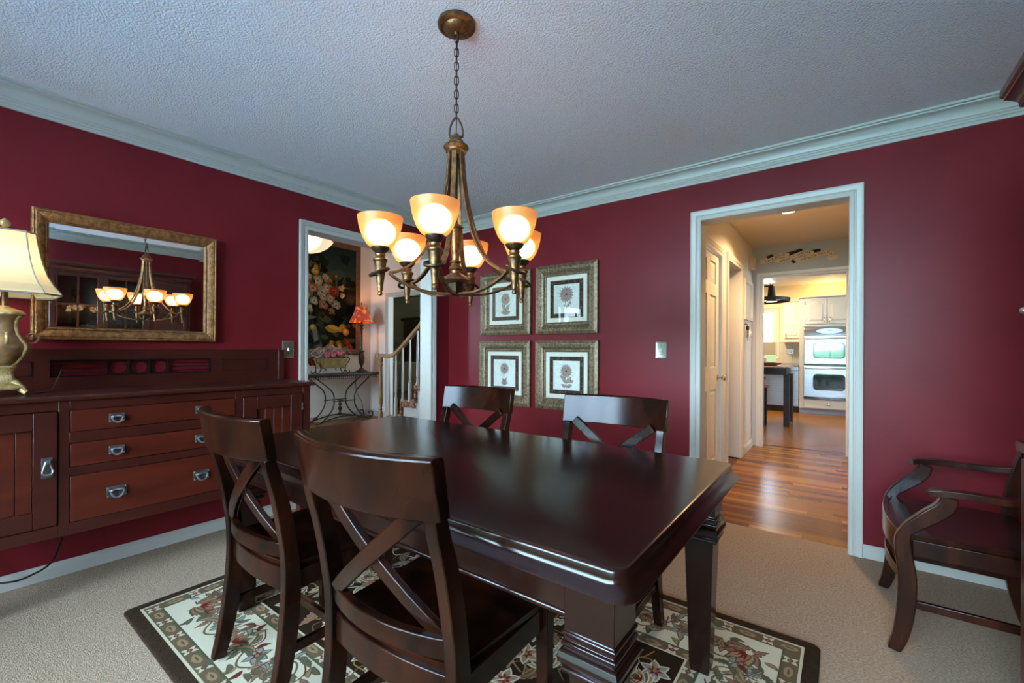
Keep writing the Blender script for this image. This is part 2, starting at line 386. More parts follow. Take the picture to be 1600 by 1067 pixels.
# dining window behind the camera
wd = MB()
for x0, x1, z0, z1 in ((-2.60, .70, .50, .55), (-2.60, .70, 2.25, 2.30), (-2.60, -2.55, .55, 2.25), (.65, .70, .55, 2.25), (-1.53, -1.47, .55, 2.25), (-.43, -.37, .55, 2.25)):
    wd.box(x0, x1, YF-.10, YF-.03, z0, z1)
w1 = struct('window_1', wd, 'trim_white')
obj('window_casing', MB().molding([(-2.60, YF, .50), (.70, YF, .50), (.70, YF, 2.30), (-2.60, YF, 2.30)], (0, 1, 0), [(a*.4, b) for a, b in cas], True), 'trim_white', w1)
for x0, x1 in ((-2.55, -1.53), (-1.47, -.43), (-.37, .65)):
    obj('pane', MB().box(x0, x1, YF-.07, YF-.066, .55, 2.25), 'clear_glass', w1)
    obj('meeting_rail', MB().box(x0, x1, YF-.09, YF-.05, 1.34, 1.38), 'trim_white', w1)
struct('ground', MB().box(-14, 12, -26, -6.5, -.4, -.3), 'lawn'); struct('ground_bounce', MB().box(-14, 12, -6.5, YF-T-.02, -.4, -.3), 'bounce_blue')  # strip by the house is an unseen reflector added for the ceiling
hd = MB()
for k in range(24):
    random.seed(k); hd.sphere((-9+k*.75, -8.5+random.random()*.8, .1), .75+random.random()*.35, 10, 6, 1.3)
tag(obj('hedge', hd, 'hedge', smooth=60), 'green garden hedge outside the front window', 'hedge', kind='stuff')

# ---- hall behind the back wall
HX0, HX1, HY0, HY1 = -.9, .2, YB+T, 6.18
wall('wall_hall_left', 'x', HX0-.12, HX0, HY0, HY1, H, [(3.62, 4.40, 0, 2.05), (4.70, 5.39, 0, 2.07)], 'hall_paint')
wall('wall_hall_right', 'x', HX1, HX1+.12, HY0, HY1, H, [], 'hall_paint')
wall('wall_hall_end', 'y', HY1, HY1+.12, -2.9, 2.5, 2.52, [(-.80, .042, 0, 2.075)], 'hall_grey')
struct('wall_hall_near', MB().box(HX0-.12, -.796, HY0, HY0+.02, 0, H).box(.04, HX1+.12, HY0, HY0+.02, 0, H).box(-.796, .04, HY0, HY0+.02, 2.08, H), 'hall_paint')
struct('ceiling_hall', MB().box(HX0-.12, HX1+.12, HY0+.02, HY1, H, H+.08), 'hall_ceiling')
fl = struct('floor_hall', MB().box(HX0-.12, HX1+.12, YB+.077, HY1+.12, -.06, -.012), 'oak_floor_dark')
PL = {}
random.seed(4)
y = YB+.077; ROW = .0585
while y < HY1+.10:
    x = HX0; nx = HX0+random.choice((.22, .4, .55, .7, .9))
    while x < HX1-1e-6:
        e = min(nx, HX1); L = round(e-x, 3); m = random.choice(('oak_floor', 'oak_floor', 'oak_floor_dark', 'oak_floor_light', 'oak_floor'))
        if (L, m) not in PL:
            o = obj('plank', MB().box(.0006, L-.0006, .0006, ROW-.0006, -.012, 0), m, fl); PL[(L, m)] = o
        else:
            o = PL[(L, m)].copy(); COL.objects.link(o)
        o.location = (x, y, 0); x = e; nx = x+random.choice((.3, .55, .8, 1.1))
    y += ROW
casing('trim_7', (HX0, 3.62), (HX0, 4.40), 2.04, (1, 0, 0), 'door_white'); casing('trim_8', (HX0, 4.70), (HX0, 5.39), 2.06, (1, 0, 0), 'door_white')
liner('trim_9', 'x', 4.712, 5.378, HX0-.12, HX0, 2.058, 'door_white')
casing('trim_10', (-.79, HY1), (.032, HY1), 2.065, (0, -1, 0), 'door_white'); liner('trim_11', 'y', -.788, .030, HY1, HY1+.12, 2.063, 'door_white')
casing('trim_12', (.032, HY1+.12), (-.79, HY1+.12), 2.065, (0, 1, 0), 'door_white')
baseboard('baseboard_hall_left', [((HX0, HY1, 0), (HX0, 5.46, 0)), ((HX0, 4.63, 0), (HX0, 4.47, 0))], 'door_white', [(a, b*1.25) for a, b in base])
baseboard('baseboard_hall_right', [((HX1, HY0+.02, 0), (HX1, HY1, 0))], 'door_white')
struct('wall_powder_room', MB().box(-2.0, -1.95, 4.4, 5.7, 0, H).box(-1.95, -1.02, 4.4, 4.45, 0, H).box(-1.95, -1.02, 5.65, 5.7, 0, H).box(-2, -1.02, 4.4, 5.7, H, H+.05), 'powder_room_paint')
struct('floor_powder_room', MB().box(-2, -1.021, 4.4, 5.7, -.06, 0), 'oak_floor_dark')
# six-panel hall door: slab recessed panels as geometry
d1 = struct('door_1', MB().box(HX0-.05, HX0-.028, 3.625, 4.395, .008, 2.036), 'door_white')
dw = MB()
ys = (3.625, 3.735, 3.955, 4.065, 4.285, 4.395); zs = (.008, .21, .83, 1.03, 1.66, 1.77, 1.96, 2.036)
for a, b in ((0, 1), (2, 3), (4, 5)): dw.box(HX0-.028, HX0-.015, ys[a], ys[b], zs[0], zs[7])
for z0, z1 in ((0, 1), (2, 3), (4, 5), (6, 7)):
    for a, b in ((1, 2), (3, 4)): dw.box(HX0-.028, HX0-.015, ys[a], ys[b], zs[z0], zs[z1])
obj('door_frame', dw, 'door_white', d1, bevel=.003)
for z0, z1 in ((1, 2), (3, 4), (5, 6)):
    for a, b in ((1, 2), (3, 4)):
        y0, y1, p, q = ys[a]+.004, ys[b]-.004, zs[z0]+.004, zs[z1]-.004; e = .035
        obj('panel', MB().loft([[(HX0-.028, y0, p), (HX0-.028, y1, p), (HX0-.028, y1, q), (HX0-.028, y0, q)], [(HX0-.018, y0+e, p+e), (HX0-.018, y1-e, p+e), (HX0-.018, y1-e, q-e), (HX0-.018, y0+e, q-e)]]), 'door_white', d1)
kn = MB().lathe([(.027, 0), (.027, .006), (.012, .01), (.010, .035), (.018, .042), (.027, .052), (.027, .062), (.018, .072), (.001, .075)], 16)
kn.xform(Matrix.Translation((HX0-.015, 4.345, .93)) @ Matrix.Rotation(R_(90), 4, 'Y')); obj('door_knob', kn, 'nickel', d1, smooth=50)

# ---- kitchen
KX0, KX1, KY0, KY1, KH = -2.9, 2.5, HY1+.12, 10.62, 2.5
wall('wall_kitchen_back', 'y', KY1, KY1+.1, KX0, KX1, KH, [(-1.62, -1.12, 1.10, 2.02)], 'kitchen_paint')
wall('wall_kitchen_left', 'x', KX0-.1, KX0, KY0, KY1, KH, [], 'kitchen_paint')
wall('wall_kitchen_right', 'x', KX1, KX1+.1, KY0, KY1, KH, [(7.7, 8.9, .9, 2.1)], 'kitchen_paint')
struct('ceiling_kitchen', MB().box(KX0-.1, KX1+.1, KY0, KY1+.1, KH, KH+.08), 'hall_ceiling')
struct('floor_kitchen', MB().box(KX0-.1, KX1+.1, KY0, KY1+.1, -.06, 0), 'oak_floor')
# ---- foyer and the room beyond it
FX0, FX1, FY0, FY1, FH = -6.78, XL-T, .28, 4.8, 3.12
wall('wall_foyer_left', 'x', FX0-.1, FX0, FY0-.1, FY1+.1, FH, [], 'foyer_paint')
wall('wall_foyer_back', 'y', FY1, FY1+.1, FX0, FX1, FH, [(-6.27, -4.4, 0, 2.08)], 'foyer_paint')
wall('wall_foyer_front', 'y', FY0-.1, FY0, FX0, FX1, FH, [(-6.50, -5.80, .95, 2.25)], 'foyer_paint')  # window opening added out of view to let daylight into the foyer
struct('wall_foyer_right', MB().box(FX1, FX1+.02, FY0-.1, 1.716, 0, FH).box(FX1, FX1+.02, 2.973, FY1+.1, 0, FH).box(FX1, FX1+.02, 1.716, 2.973, 2.08, FH), 'foyer_paint')
struct('ceiling_foyer', MB().box(FX0-.1, FX1+.02, FY0-.1, FY1+.1, FH, FH+.08), 'foyer_paint')
struct('floor_foyer', MB().box(FX0-.1, XL-.072, FY0-.1, FY1+.1, -.06, 0), 'oak_floor_dark')
casing('trim_13', (-6.27, FY1), (-4.4, FY1), 2.08, (0, -1, 0)); baseboard('baseboard_foyer_left', [((FX0, FY1, 0), (FX0, FY0, 0))], 'trim_white', [(a, b*1.4) for a, b in base])
baseboard('baseboard_foyer_back', [((-6.34, FY1, 0), (FX0, FY1, 0))], 'trim_white', [(a, b*1.4) for a, b in base])
RX0 = -10.9
wall('wall_far_back', 'y', 8, 8.1, RX0, FX1+.02, 2.6, [(-5.6, -4.2, .9, 2.1)], 'far_room_paint')  # opening added where it stays hidden, to brighten this room
struct('wall_far_room', MB().box(RX0-.1, RX0, FY1, 8.1, 0, 2.6).box(FX1, FX1+.02, FY1+.1, 8.1, 0, 2.6).box(RX0-.1, FX0-.1, FY1, FY1+.1, 0, 2.6), 'far_room_paint')
struct('ceiling_far_room', MB().box(RX0-.1, FX1+.02, FY1+.1, 8.1, 2.6, 2.68), 'far_room_paint')
struct('floor_far_room', MB().box(RX0-.1, FX1+.02, FY1+.1, 8.1, -.06, 0), 'oak_floor_dark')
# ================================================================ DINING ROOM
# ---- area rug
def make_rug():
    RX0, RX1, RY0, RY1 = -2.54, -.065, .525, 2.12
    cx, cy, w, h = (RX0+RX1)/2, (RY0+RY1)/2, RX1-RX0, RY1-RY0
    t = thing('area_rug', 'floral tufted area rug with cream border and dark brown edge under the dining table', 'rug', (cx, cy, 0))
    mb = MB(); mb.loft([[(x, y, z) for x, y in rrect(w-d, h-d, .03)] for z, d in ((0, 0), (.007, 0), (.010, .004), (.0112, .014))])
    mat('rug_brown', '#33261b', .98, col2='#3f3022', scale=(60, 60, 60), bump=.8, bscale=420, spec=.05); obj('pile_base', mb, 'rug_brown', t, smooth=60)
    rd = random.Random(11); P = Paint(4e-7, 0)
    X, Y = w/2, h/2
    CREAM, OLIVE, BROWN, TAN, ROSE, RED, SAGE, GREY, LT, GOLD = '#bdb398', '#5d4f38', '#2a1c11', '#8d6f52', '#8a5c4a', '#641f18', '#575440', '#7e7c74', '#b8ad90', '#856840'
    e0, e1, e2, e3, e4 = .050, .060, .118, .345, .405
    def frame(e, col, lay): P.rect(-X+e, X-e, -Y+e, Y-e, col, lay)
    frame(e0, LT, 0); frame(e1, OLIVE, 1); frame(e2-.008, '#4b4a35', 2); frame(e2, CREAM, 3); frame(e3, '#4b4a35', 4); frame(e3+.007, OLIVE, 5); frame(e4-.008, LT, 6); frame(e4, BROWN, 7)
    def flower(x, y, s, a, c1, c2, c3, lay, n=7):
        for k in range(n):
            q = a+2*math.pi*k/n; P.leaf(x, y, q, s*1.05, s*.62, c1, lay); P.leaf(x, y, q, s*.9, s*.44, c2, lay+1)
        for k in range(n):
            q = a+2*math.pi*k/n+.3; P.leaf(x, y, q, s*.5, s*.2, c3, lay+2)
        P.blob(x, y, s*.15, s*.15, 0, GOLD, lay+3, 8)
    def palmette(x, y, a, s, lay, outline, body, lobe, heart):
        for k in (-3, 3, -2, 2, -1, 1, 0):
            q = a+k*.42; P.leaf(x-math.cos(a)*s*.25, y-math.sin(a)*s*.25, q, s*(1.12-.07*abs(k)), s*.42, outline, lay); P.leaf(x-math.cos(a)*s*.22, y-math.sin(a)*s*.22, q, s*(1.0-.07*abs(k)), s*.32, body if k % 2 else lobe, lay+1)
        for k in (-2, -1, 0, 1, 2):
            q = a+k*.36; P.leaf(x-math.cos(a)*s*.1, y-math.sin(a)*s*.1, q, s*.55, s*.09, heart, lay+2)
        P.blob(x-math.cos(a)*s*.2, y-math.sin(a)*s*.2, s*.14, s*.14, 0, LT, lay+3, 8)
    def frond(x, y, a, L, lay, o, b, side=1):
        """serrated curling leaf"""
        P.leaf(x, y, a, L*1.04, L*.46, o, lay, 6, side*L*.12); P.leaf(x+math.cos(a)*L*.03, y+math.sin(a)*L*.03, a, L*.93, L*.32, b, lay+1, 6, side*L*.12)
        P.leaf(x+math.cos(a)*L*.08, y+math.sin(a)*L*.08, a, L*.75, L*.06, o, lay+2, 0, side*L*.12)
    def vine(pts, wd, col, lay): P.ribbon(spline([(a, b, 0) for a, b in pts], 5), wd, col, lay)
    # outer and inner narrow bands: little buds and pale curls
    def band(e, ext, lay):
        bw = .056; n = int(2*(X-e)/.115)
        def unit(x, y, a, i):
            if i % 2 == 0:
                for s in (-1, 1): P.leaf(x, y, a+s*.9, .032, .016, LT, lay); P.leaf(x, y, a+math.pi+s*.9, .032, .016, LT, lay); 
                P.blob(x, y, .011, .011, 0, RED, lay+1, 7); P.blob(x, y, .006, .006, 0, ROSE, lay+2, 6)
            else:
                P.blob(x, y, .032, .016, a, TAN, lay, 8, .3, rd); P.leaf(x-.02*math.cos(a), y-.02*math.sin(a), a, .04, .008, '#514932', lay+1)
        k = int((X-e)*2/.072)
        for i in range(k):
            x = -X+e+(2*X-2*e)*(i+.5)/k
            for s in (-1, 1): unit(x, s*(Y-e-bw/2), 0, i)
        k = int((Y-e)*2/.072)
        for i in range(1, k-1):
            y = -Y+e+(2*Y-2*e)*(i+.5)/k
            for s in (-1, 1): unit(s*(X-e-bw/2), y, math.pi/2, i)
    band(e1, 0, 9); band(e3+.005, 0, 9)
    # broad cream border: winding vine, palmettes, serrated leaves, pods
    bc = (e2+e3)/2
    def side(p0, p1, inward, n):
        dx, dy = (p1[0]-p0[0])/n, (p1[1]-p0[1])/n; L = math.hypot(dx, dy); tx, ty = dx/L, dy/L; nx, ny = inward; A = math.atan2(ty, tx)
        pts = []
        for i in range(n*4+1):
            u = i/4; amp = .07*math.sin(u*math.pi); pts.append((p0[0]+dx*u+nx*amp, p0[1]+dy*u+ny*amp))
        vine(pts, .008, OLIVE, 9)
        for i in range(n):
            u = i+.5; s = 1 if i % 2 == 0 else -1; x, y = p0[0]+dx*u, p0[1]+dy*u
            na = math.atan2(ny*s, nx*s)
            if i % 2 == 0:
                palmette(x-nx*s*.02, y-ny*s*.02, na, .082, 10, SAGE, ROSE, TAN, RED)
                vine([(x-tx*.08-nx*.06*s, y-ty*.08-ny*.06*s), (x-tx*.085+nx*.05*s, y-ty*.085+ny*.05*s), (x-tx*.02+nx*.09*s, y-ty*.02+ny*.09*s)], .0055, RED, 14)
                vine([(x+tx*.08-nx*.06*s, y+ty*.08-ny*.06*s), (x+tx*.085+nx*.05*s, y+ty*.085+ny*.05*s), (x+tx*.02+nx*.09*s, y+ty*.02+ny*.09*s)], .0055, RED, 14)
            else:
                flower(x, y, .052, rd.random()*6, SAGE, GREY, RED, 10, 6)
                frond(x-tx*.03-nx*s*.01, y-ty*.03-ny*s*.01, A+math.pi-s*.6, .115, 10, SAGE, TAN, s); frond(x+tx*.03+nx*s*.01, y+ty*.03+ny*s*.01, A+s*.6, .115, 10, SAGE, ROSE, -s)
            for k in range(3):
                qx, qy = x+tx*(rd.random()-.5)*L*.9+nx*rd.uniform(-.1, .1), y+ty*(rd.random()-.5)*L*.9+ny*rd.uniform(-.1, .1); a = rd.random()*6.3; frond(qx, qy, a, .075, 15, '#4b4a35', rd.choice((TAN, SAGE, ROSE, GREY)), rd.choice((-1, 1)))
            for k in range(9):
                qx, qy = x+tx*(rd.random()-.5)*L*.9+nx*(rd.random()-.5)*.19, y+ty*(rd.random()-.5)*L*.9+ny*(rd.random()-.5)*.19
                a = rd.random()*6.3; c = rd.choice((SAGE, OLIVE, RED, GREY, TAN)); P.leaf(qx, qy, a, .06, .024, '#4b4a35', 15, 0, .008); P.leaf(qx, qy, a, .052, .015, c, 16, 0, .008)
    nx_, ny_ = 13, 8
    side((-X+bc, -Y+bc), (X-bc, -Y+bc), (0, 1), nx_); side((-X+bc, Y-bc), (X-bc, Y-bc), (0, -1), nx_)
    side((-X+bc, -Y+bc), (-X+bc, Y-bc), (1, 0), ny_); side((X-bc, -Y+bc), (X-bc, Y-bc), (-1, 0), ny_)
    for sx in (-1, 1):
        for sy in (-1, 1):
            palmette(sx*(X-bc), sy*(Y-bc), math.atan2(-sy, -sx), .10, 17, '#4b4a35', ROSE, TAN, RED)
    # dark field: scattered fronds, blossoms and scrolls
    fx, fy = X-e4-.05, Y-e4-.05
    pts = []
    for i in range(5000):
        q = (rd.uniform(-fx, fx), rd.uniform(-fy, fy))
        if all((q[0]-p[0])**2+(q[1]-p[1])**2 > .074**2 for p in pts): pts.append(q)
    for i, (x, y) in enumerate(pts):
        a = rd.random()*6.28; k = i % 5
        if k == 0: flower(x, y, .058, a, LT, rd.choice((TAN, GREY, ROSE)), RED, 9, 6)
        elif k == 1: palmette(x, y, a, .078, 9, LT, TAN, SAGE, RED)
        else: frond(x-.05*math.cos(a), y-.05*math.sin(a), a, .125, 9, rd.choice((LT, TAN, GOLD)), rd.choice((SAGE, GREY, TAN, '#59452f', ROSE)), rd.choice((-1, 1)))
        b = a+1.3; vine([(x, y), (x+.06*math.cos(b), y+.06*math.sin(b)), (x+.1*math.cos(b+.8), y+.1*math.sin(b+.8))], .006, rd.choice((LT, OLIVE, GOLD)), 8)
    o = P.build('floral_pattern', 'rug_pile', t); o.location = (0, 0, .0115); o['kind'] = 'stuff'
    return t
make_rug()

# ---- dining table
def make_table():
    X0, X1, Y0, Y1 = -2.250, -.296, .747, 1.812
    cx, cy, w, h = (X0+X1)/2, (Y0+Y1)/2, X1-X0, Y1-Y0
    t = thing('dining_table', 'long dark mahogany dining table with square tapered collared legs', 'table', (cx, cy, .0155))
    z = -.0155
    prof = [(.06, .708), (.005, .708), (.001, .7095), (0, .712), (.002, .7150), (.012, .7235), (.0195, .7305), (.0225, .736), (.0235, .742), (.0240, .753), (.0255, .7575), (.028, .7594), (.033, .760)]
    mb = MB().loft([[(x, y, zz+z) for x, y in rrect(w-2*d, h-2*d, .045-min(d, .03)*.4, 6)] for d, zz in prof]); obj('tabletop', mb, 'table_wood', t, smooth=40)
    lx, ly = w/2-.112, h/2-.112
    def apron(name, a0, a1, fixed, ax):
        m = MB(); q = fixed
        if ax == 'x': m.box(a0, a1, q-.011, q+.011, .605+z, .7125+z)
        else: m.box(q-.011, q+.011, a0, a1, .605+z, .7125+z)
        o = obj(name, m, 'table_wood', t, bevel=.002)
        m = MB(); r = .016
        if ax == 'x': m.box(a0, a1, q-r, q+r, .598+z, .612+z)
        else: m.box(q-r, q+r, a0, a1, .598+z, .612+z)
        obj('bead', m, 'table_wood', o, bevel=.005)
    apron('apron', -lx+.05, lx-.05, -ly-.02, 'x'); apron('apron', -lx+.05, lx-.05, ly+.02, 'x'); apron('apron', -ly+.05, ly-.05, -lx-.02, 'y'); apron('apron', -ly+.05, ly-.05, lx+.02, 'y')
    lp = [(.030, 0), (.034, .02), (.048, .470), (.049, .482), (.060, .485), (.062, .490), (.060, .496), (.056, .498), (.060, .501), (.067, .510), (.068, .520), (.064, .532), (.057, .536), (.056, .540), (.061, .542), (.061, .550), (.056, .552), (.056, .562), (.060, .564), (.060, .570), (.056, .573), (.056, .714+z)]
    leg = None
    for sx in (-1, 1):
        for sy in (-1, 1):
            if leg is None:
                m = MB().loft([[(sgx*r, sgy*r, zz) for sgx, sgy in ((-1, -1), (1, -1), (1, 1), (-1, 1))] for r, zz in lp]); leg = o = obj('leg', m, 'table_wood', t, smooth=20, bevel=.0025)
            else: o = leg.copy(); COL.objects.link(o)
            o.location = (sx*lx, sy*ly, 0)
make_table()

# ---- cross-back side chairs
def chair_body(t, W, wood, back_top=.944, arm=False, rail_w=None, FY=.205, SB=-.15):
    """side chair facing +Y; W = half width at posts"""
    path = [(-.212, 0), (-.190, .09), (-.170, .2), (-.157, .33), (-.156, .44), (-.168, .56), (-.194, .69), (-.222, .79), (-.226, .817)]
    rw = rail_w or W+.026
    for s in (-1, 1):
        P = spline([(s*W, y, zz) for y, zz in path], 4); n = len(P)
        dep = [.040+.014*math.sin(math.pi*min(1, k/n*1.5)) if k/n < .6 else .048-.016*(k/n-.6)/.4 for k in range(n)]
        mb = MB().bar(P, (1, 0, 0), .034, dep); mb.v = [(x, y, max(z, 0)) for x, y, z in mb.v]; obj('back_post', mb, wood, t, bevel=.004)
    def bow(x, ends, mid): return mid+(ends-mid)*(x/rw)**2
    # top rail: curved board, slightly leaning
    rings = []; n = 14
    for i in range(n+1):
        x = -rw+2*rw*i/n; yb = bow(x, -.222, -.278); th = .038
        rings.append([(x, yb-th/2, .812), (x, yb+th/2-.006, .812), (x, yb+th/2-.026, back_top-.004), (x, yb+th/2-.032, back_top), (x, yb-th/2-.018, back_top), (x, yb-th/2-.024, back_top-.006)])
    obj('top_rail', MB().loft(rings), wood, t, smooth=40, bevel=.003)
    # crossed slats
    for s, off in ((1, .008), (-1, -.008)):
        P = []
        for k in range(9):
            u = k/8; x = s*(-W*.86+W*1.72*u); zz = .825-.305*u; P.append((x, bow(x, -.205, -.245)+off+.055*u, zz))
        obj('cross_slat', MB().bar(P, (0, 1, .15), .018, .040), wood, t, bevel=.003)
    def curved(name, z0, z1, ye, ym, th, x1=W):
        rings = []
        for i in range(11):
            x = -x1+2*x1*i/10; yb = ym+(ye-ym)*(x/x1)**2; rings.append([(x, yb-th/2, z0), (x, yb+th/2, z0), (x, yb+th/2, z1), (x, yb-th/2, z1)])
        return obj(name, MB().loft(rings), wood, t, smooth=40, bevel=.003)
    curved('lower_back_rail', .486, .532, -.158, -.205, .024); curved('back_apron', .372, .446, -.152, -.178, .022)
    # dished seat
    rings = []; ny = 12
    for j in range(ny+1):
        v = j/ny; yy = SB+(FY+.025-SB)*v; hw = W-.004+(.022*v); row = []
        for i in range(13):
            u = -1+2*i/12; dz = -.013*max(0, 1-u*u)*math.sin(math.pi*min(1, v*1.1))**.6 if 0 < v < .95 else 0
            e = .012*(u*u) if j == ny else 0
            row.append((u*hw, yy-e+(.018*(1-u*u) if v == 1 else 0)-(.03*(1-u*u) if v == 0 else 0), .462+dz))
        rings.append(row)
    nr = len(rings[0]); vs = [p for r in rings for p in r]; fs = [(j*nr+i, j*nr+i+1, (j+1)*nr+i+1, (j+1)*nr+i) for j in range(ny) for i in range(nr-1)]
    b = len(vs); per = [i for i in range(nr)]+[j*nr+nr-1 for j in range(1, ny+1)]+[ny*nr+i for i in range(nr-2, -1, -1)]+[j*nr for j in range(ny-1, 0, -1)]
    low = [(vs[k][0]*.98, vs[k][1]*.98, .440) for k in per]; fs += [(per[k], per[(k+1) % len(per)], b+(k+1) % len(per), b+k) for k in range(len(per))]; fs.append(tuple(b+k for k in range(len(per))))
    obj('seat', MB().add(vs+low, fs), wood, t, smooth=50)
    fw = W+.004
    for s in (-1, 1):
        obj('side_apron', MB().bar([(s*(W-.002), -.15, .408), (s*(fw-.004), FY-.01, .408)], (0, 0, 1), .062, .020), wood, t, bevel=.002)
        obj('side_stretcher', MB().bar([(s*W, -.182, .19), (s*fw, FY-.01, .19)], (0, 0, 1), .030, .018), wood, t, bevel=.002)
        if not arm: obj('front_leg', MB().bar([(s*fw, FY, 0), (s*fw, FY, .15), (s*fw, FY, .441)], (1, 0, 0), [.030, .034, .040], [.030, .034, .040]), wood, t, bevel=.003)
    obj('front_apron', MB().box(-fw+.015, fw-.015, FY-.012, FY+.012, .378, .44), wood, t, bevel=.002)
    if not arm: obj('cross_stretcher', MB().box(-W+.01, W-.01, .0, .018, .176, .204), wood, t, bevel=.002)
ch = thing('dining_chair', 'dark cross-back dining chair nearest the camera, its back towards us beside the table corner leg', 'chair', (-.890, .842, .0155), R_(2), 'cross-back dining chairs around the table')
chair_body(ch, .222, 'dark_wood')
for loc, rz, lab in (((-1.638, .868, .0155), R_(-1), 'dark cross-back dining chair on the near side of the table, closest to the sideboard'),
                     ((-1.665, 1.655, .0155), R_(181), 'dark cross-back dining chair across the table, below the left pair of prints'),
                     ((-.835, 1.652, .0155), R_(181), 'dark cross-back dining chair across the table, nearest the hall doorway')):
    c = copy_tree(ch); c.location = loc; c.rotation_euler = (0, 0, rz); c['label'] = lab

# ---- armchair by the back wall, facing the room
ac = thing('armchair', 'dark wooden armchair with curved arms standing against the back wall beside the china cabinet', 'chair', (.425, 2.58, 0), R_(90))
chair_body(ac, .262, 'arm_wood', arm=True, FY=.215)
for s in (-1, 1):
    P = spline([(s*.288, .262, 0), (s*.288, .240, .07), (s*.288, .225, .18), (s*.288, .222, .30), (s*.288, .236, .42), (s*.288, .226, .475), (s*.290, .172, .535), (s*.292, .122, .585), (s*.292, .104, .632)], 4)
    n = len(P); mb = MB().bar(P, (1, 0, 0), [.032+.008*k/n for k in range(n)], [.038+.018*math.sin(math.pi*min(1, k/n*1.6)) if k/n < .62 else .042+.014*math.sin(math.pi*(k/n-.62)/.38) for k in range(n)]); mb.v = [(x, y, max(z, 0)) for x, y, z in mb.v]; obj('front_leg', mb, 'arm_wood', ac, bevel=.005)
    P = spline([(s*.292, .160, .636), (s*.300, .13, .645), (s*.306, .05, .648), (s*.300, -.08, .645), (s*.280, -.17, .655), (s*.266, -.20, .665)], 5)
    n = len(P); obj('armrest', MB().bar(P, (1, 0, 0), [.050-.016*(k/n) for k in range(n)], .026), 'arm_wood', ac, bevel=.007, seg=3)
def bowed(name, z0, z1, ye, ym, th, x1):
    rings = []
    for i in range(11):
        x = -x1+2*x1*i/10; yb = ym+(ye-ym)*(x/x1)**2; rings.append([(x, yb-th/2, z0), (x, yb+th/2, z0), (x, yb+th/2, z1), (x, yb-th/2, z1)])
    return obj(name, MB().loft(rings), 'arm_wood', ac, smooth=40, bevel=.003)
bowed('front_rail', .375, .468, .235, .268, .022, .285); bowed('front_stretcher', .265, .305, .222, .262, .018, .285)

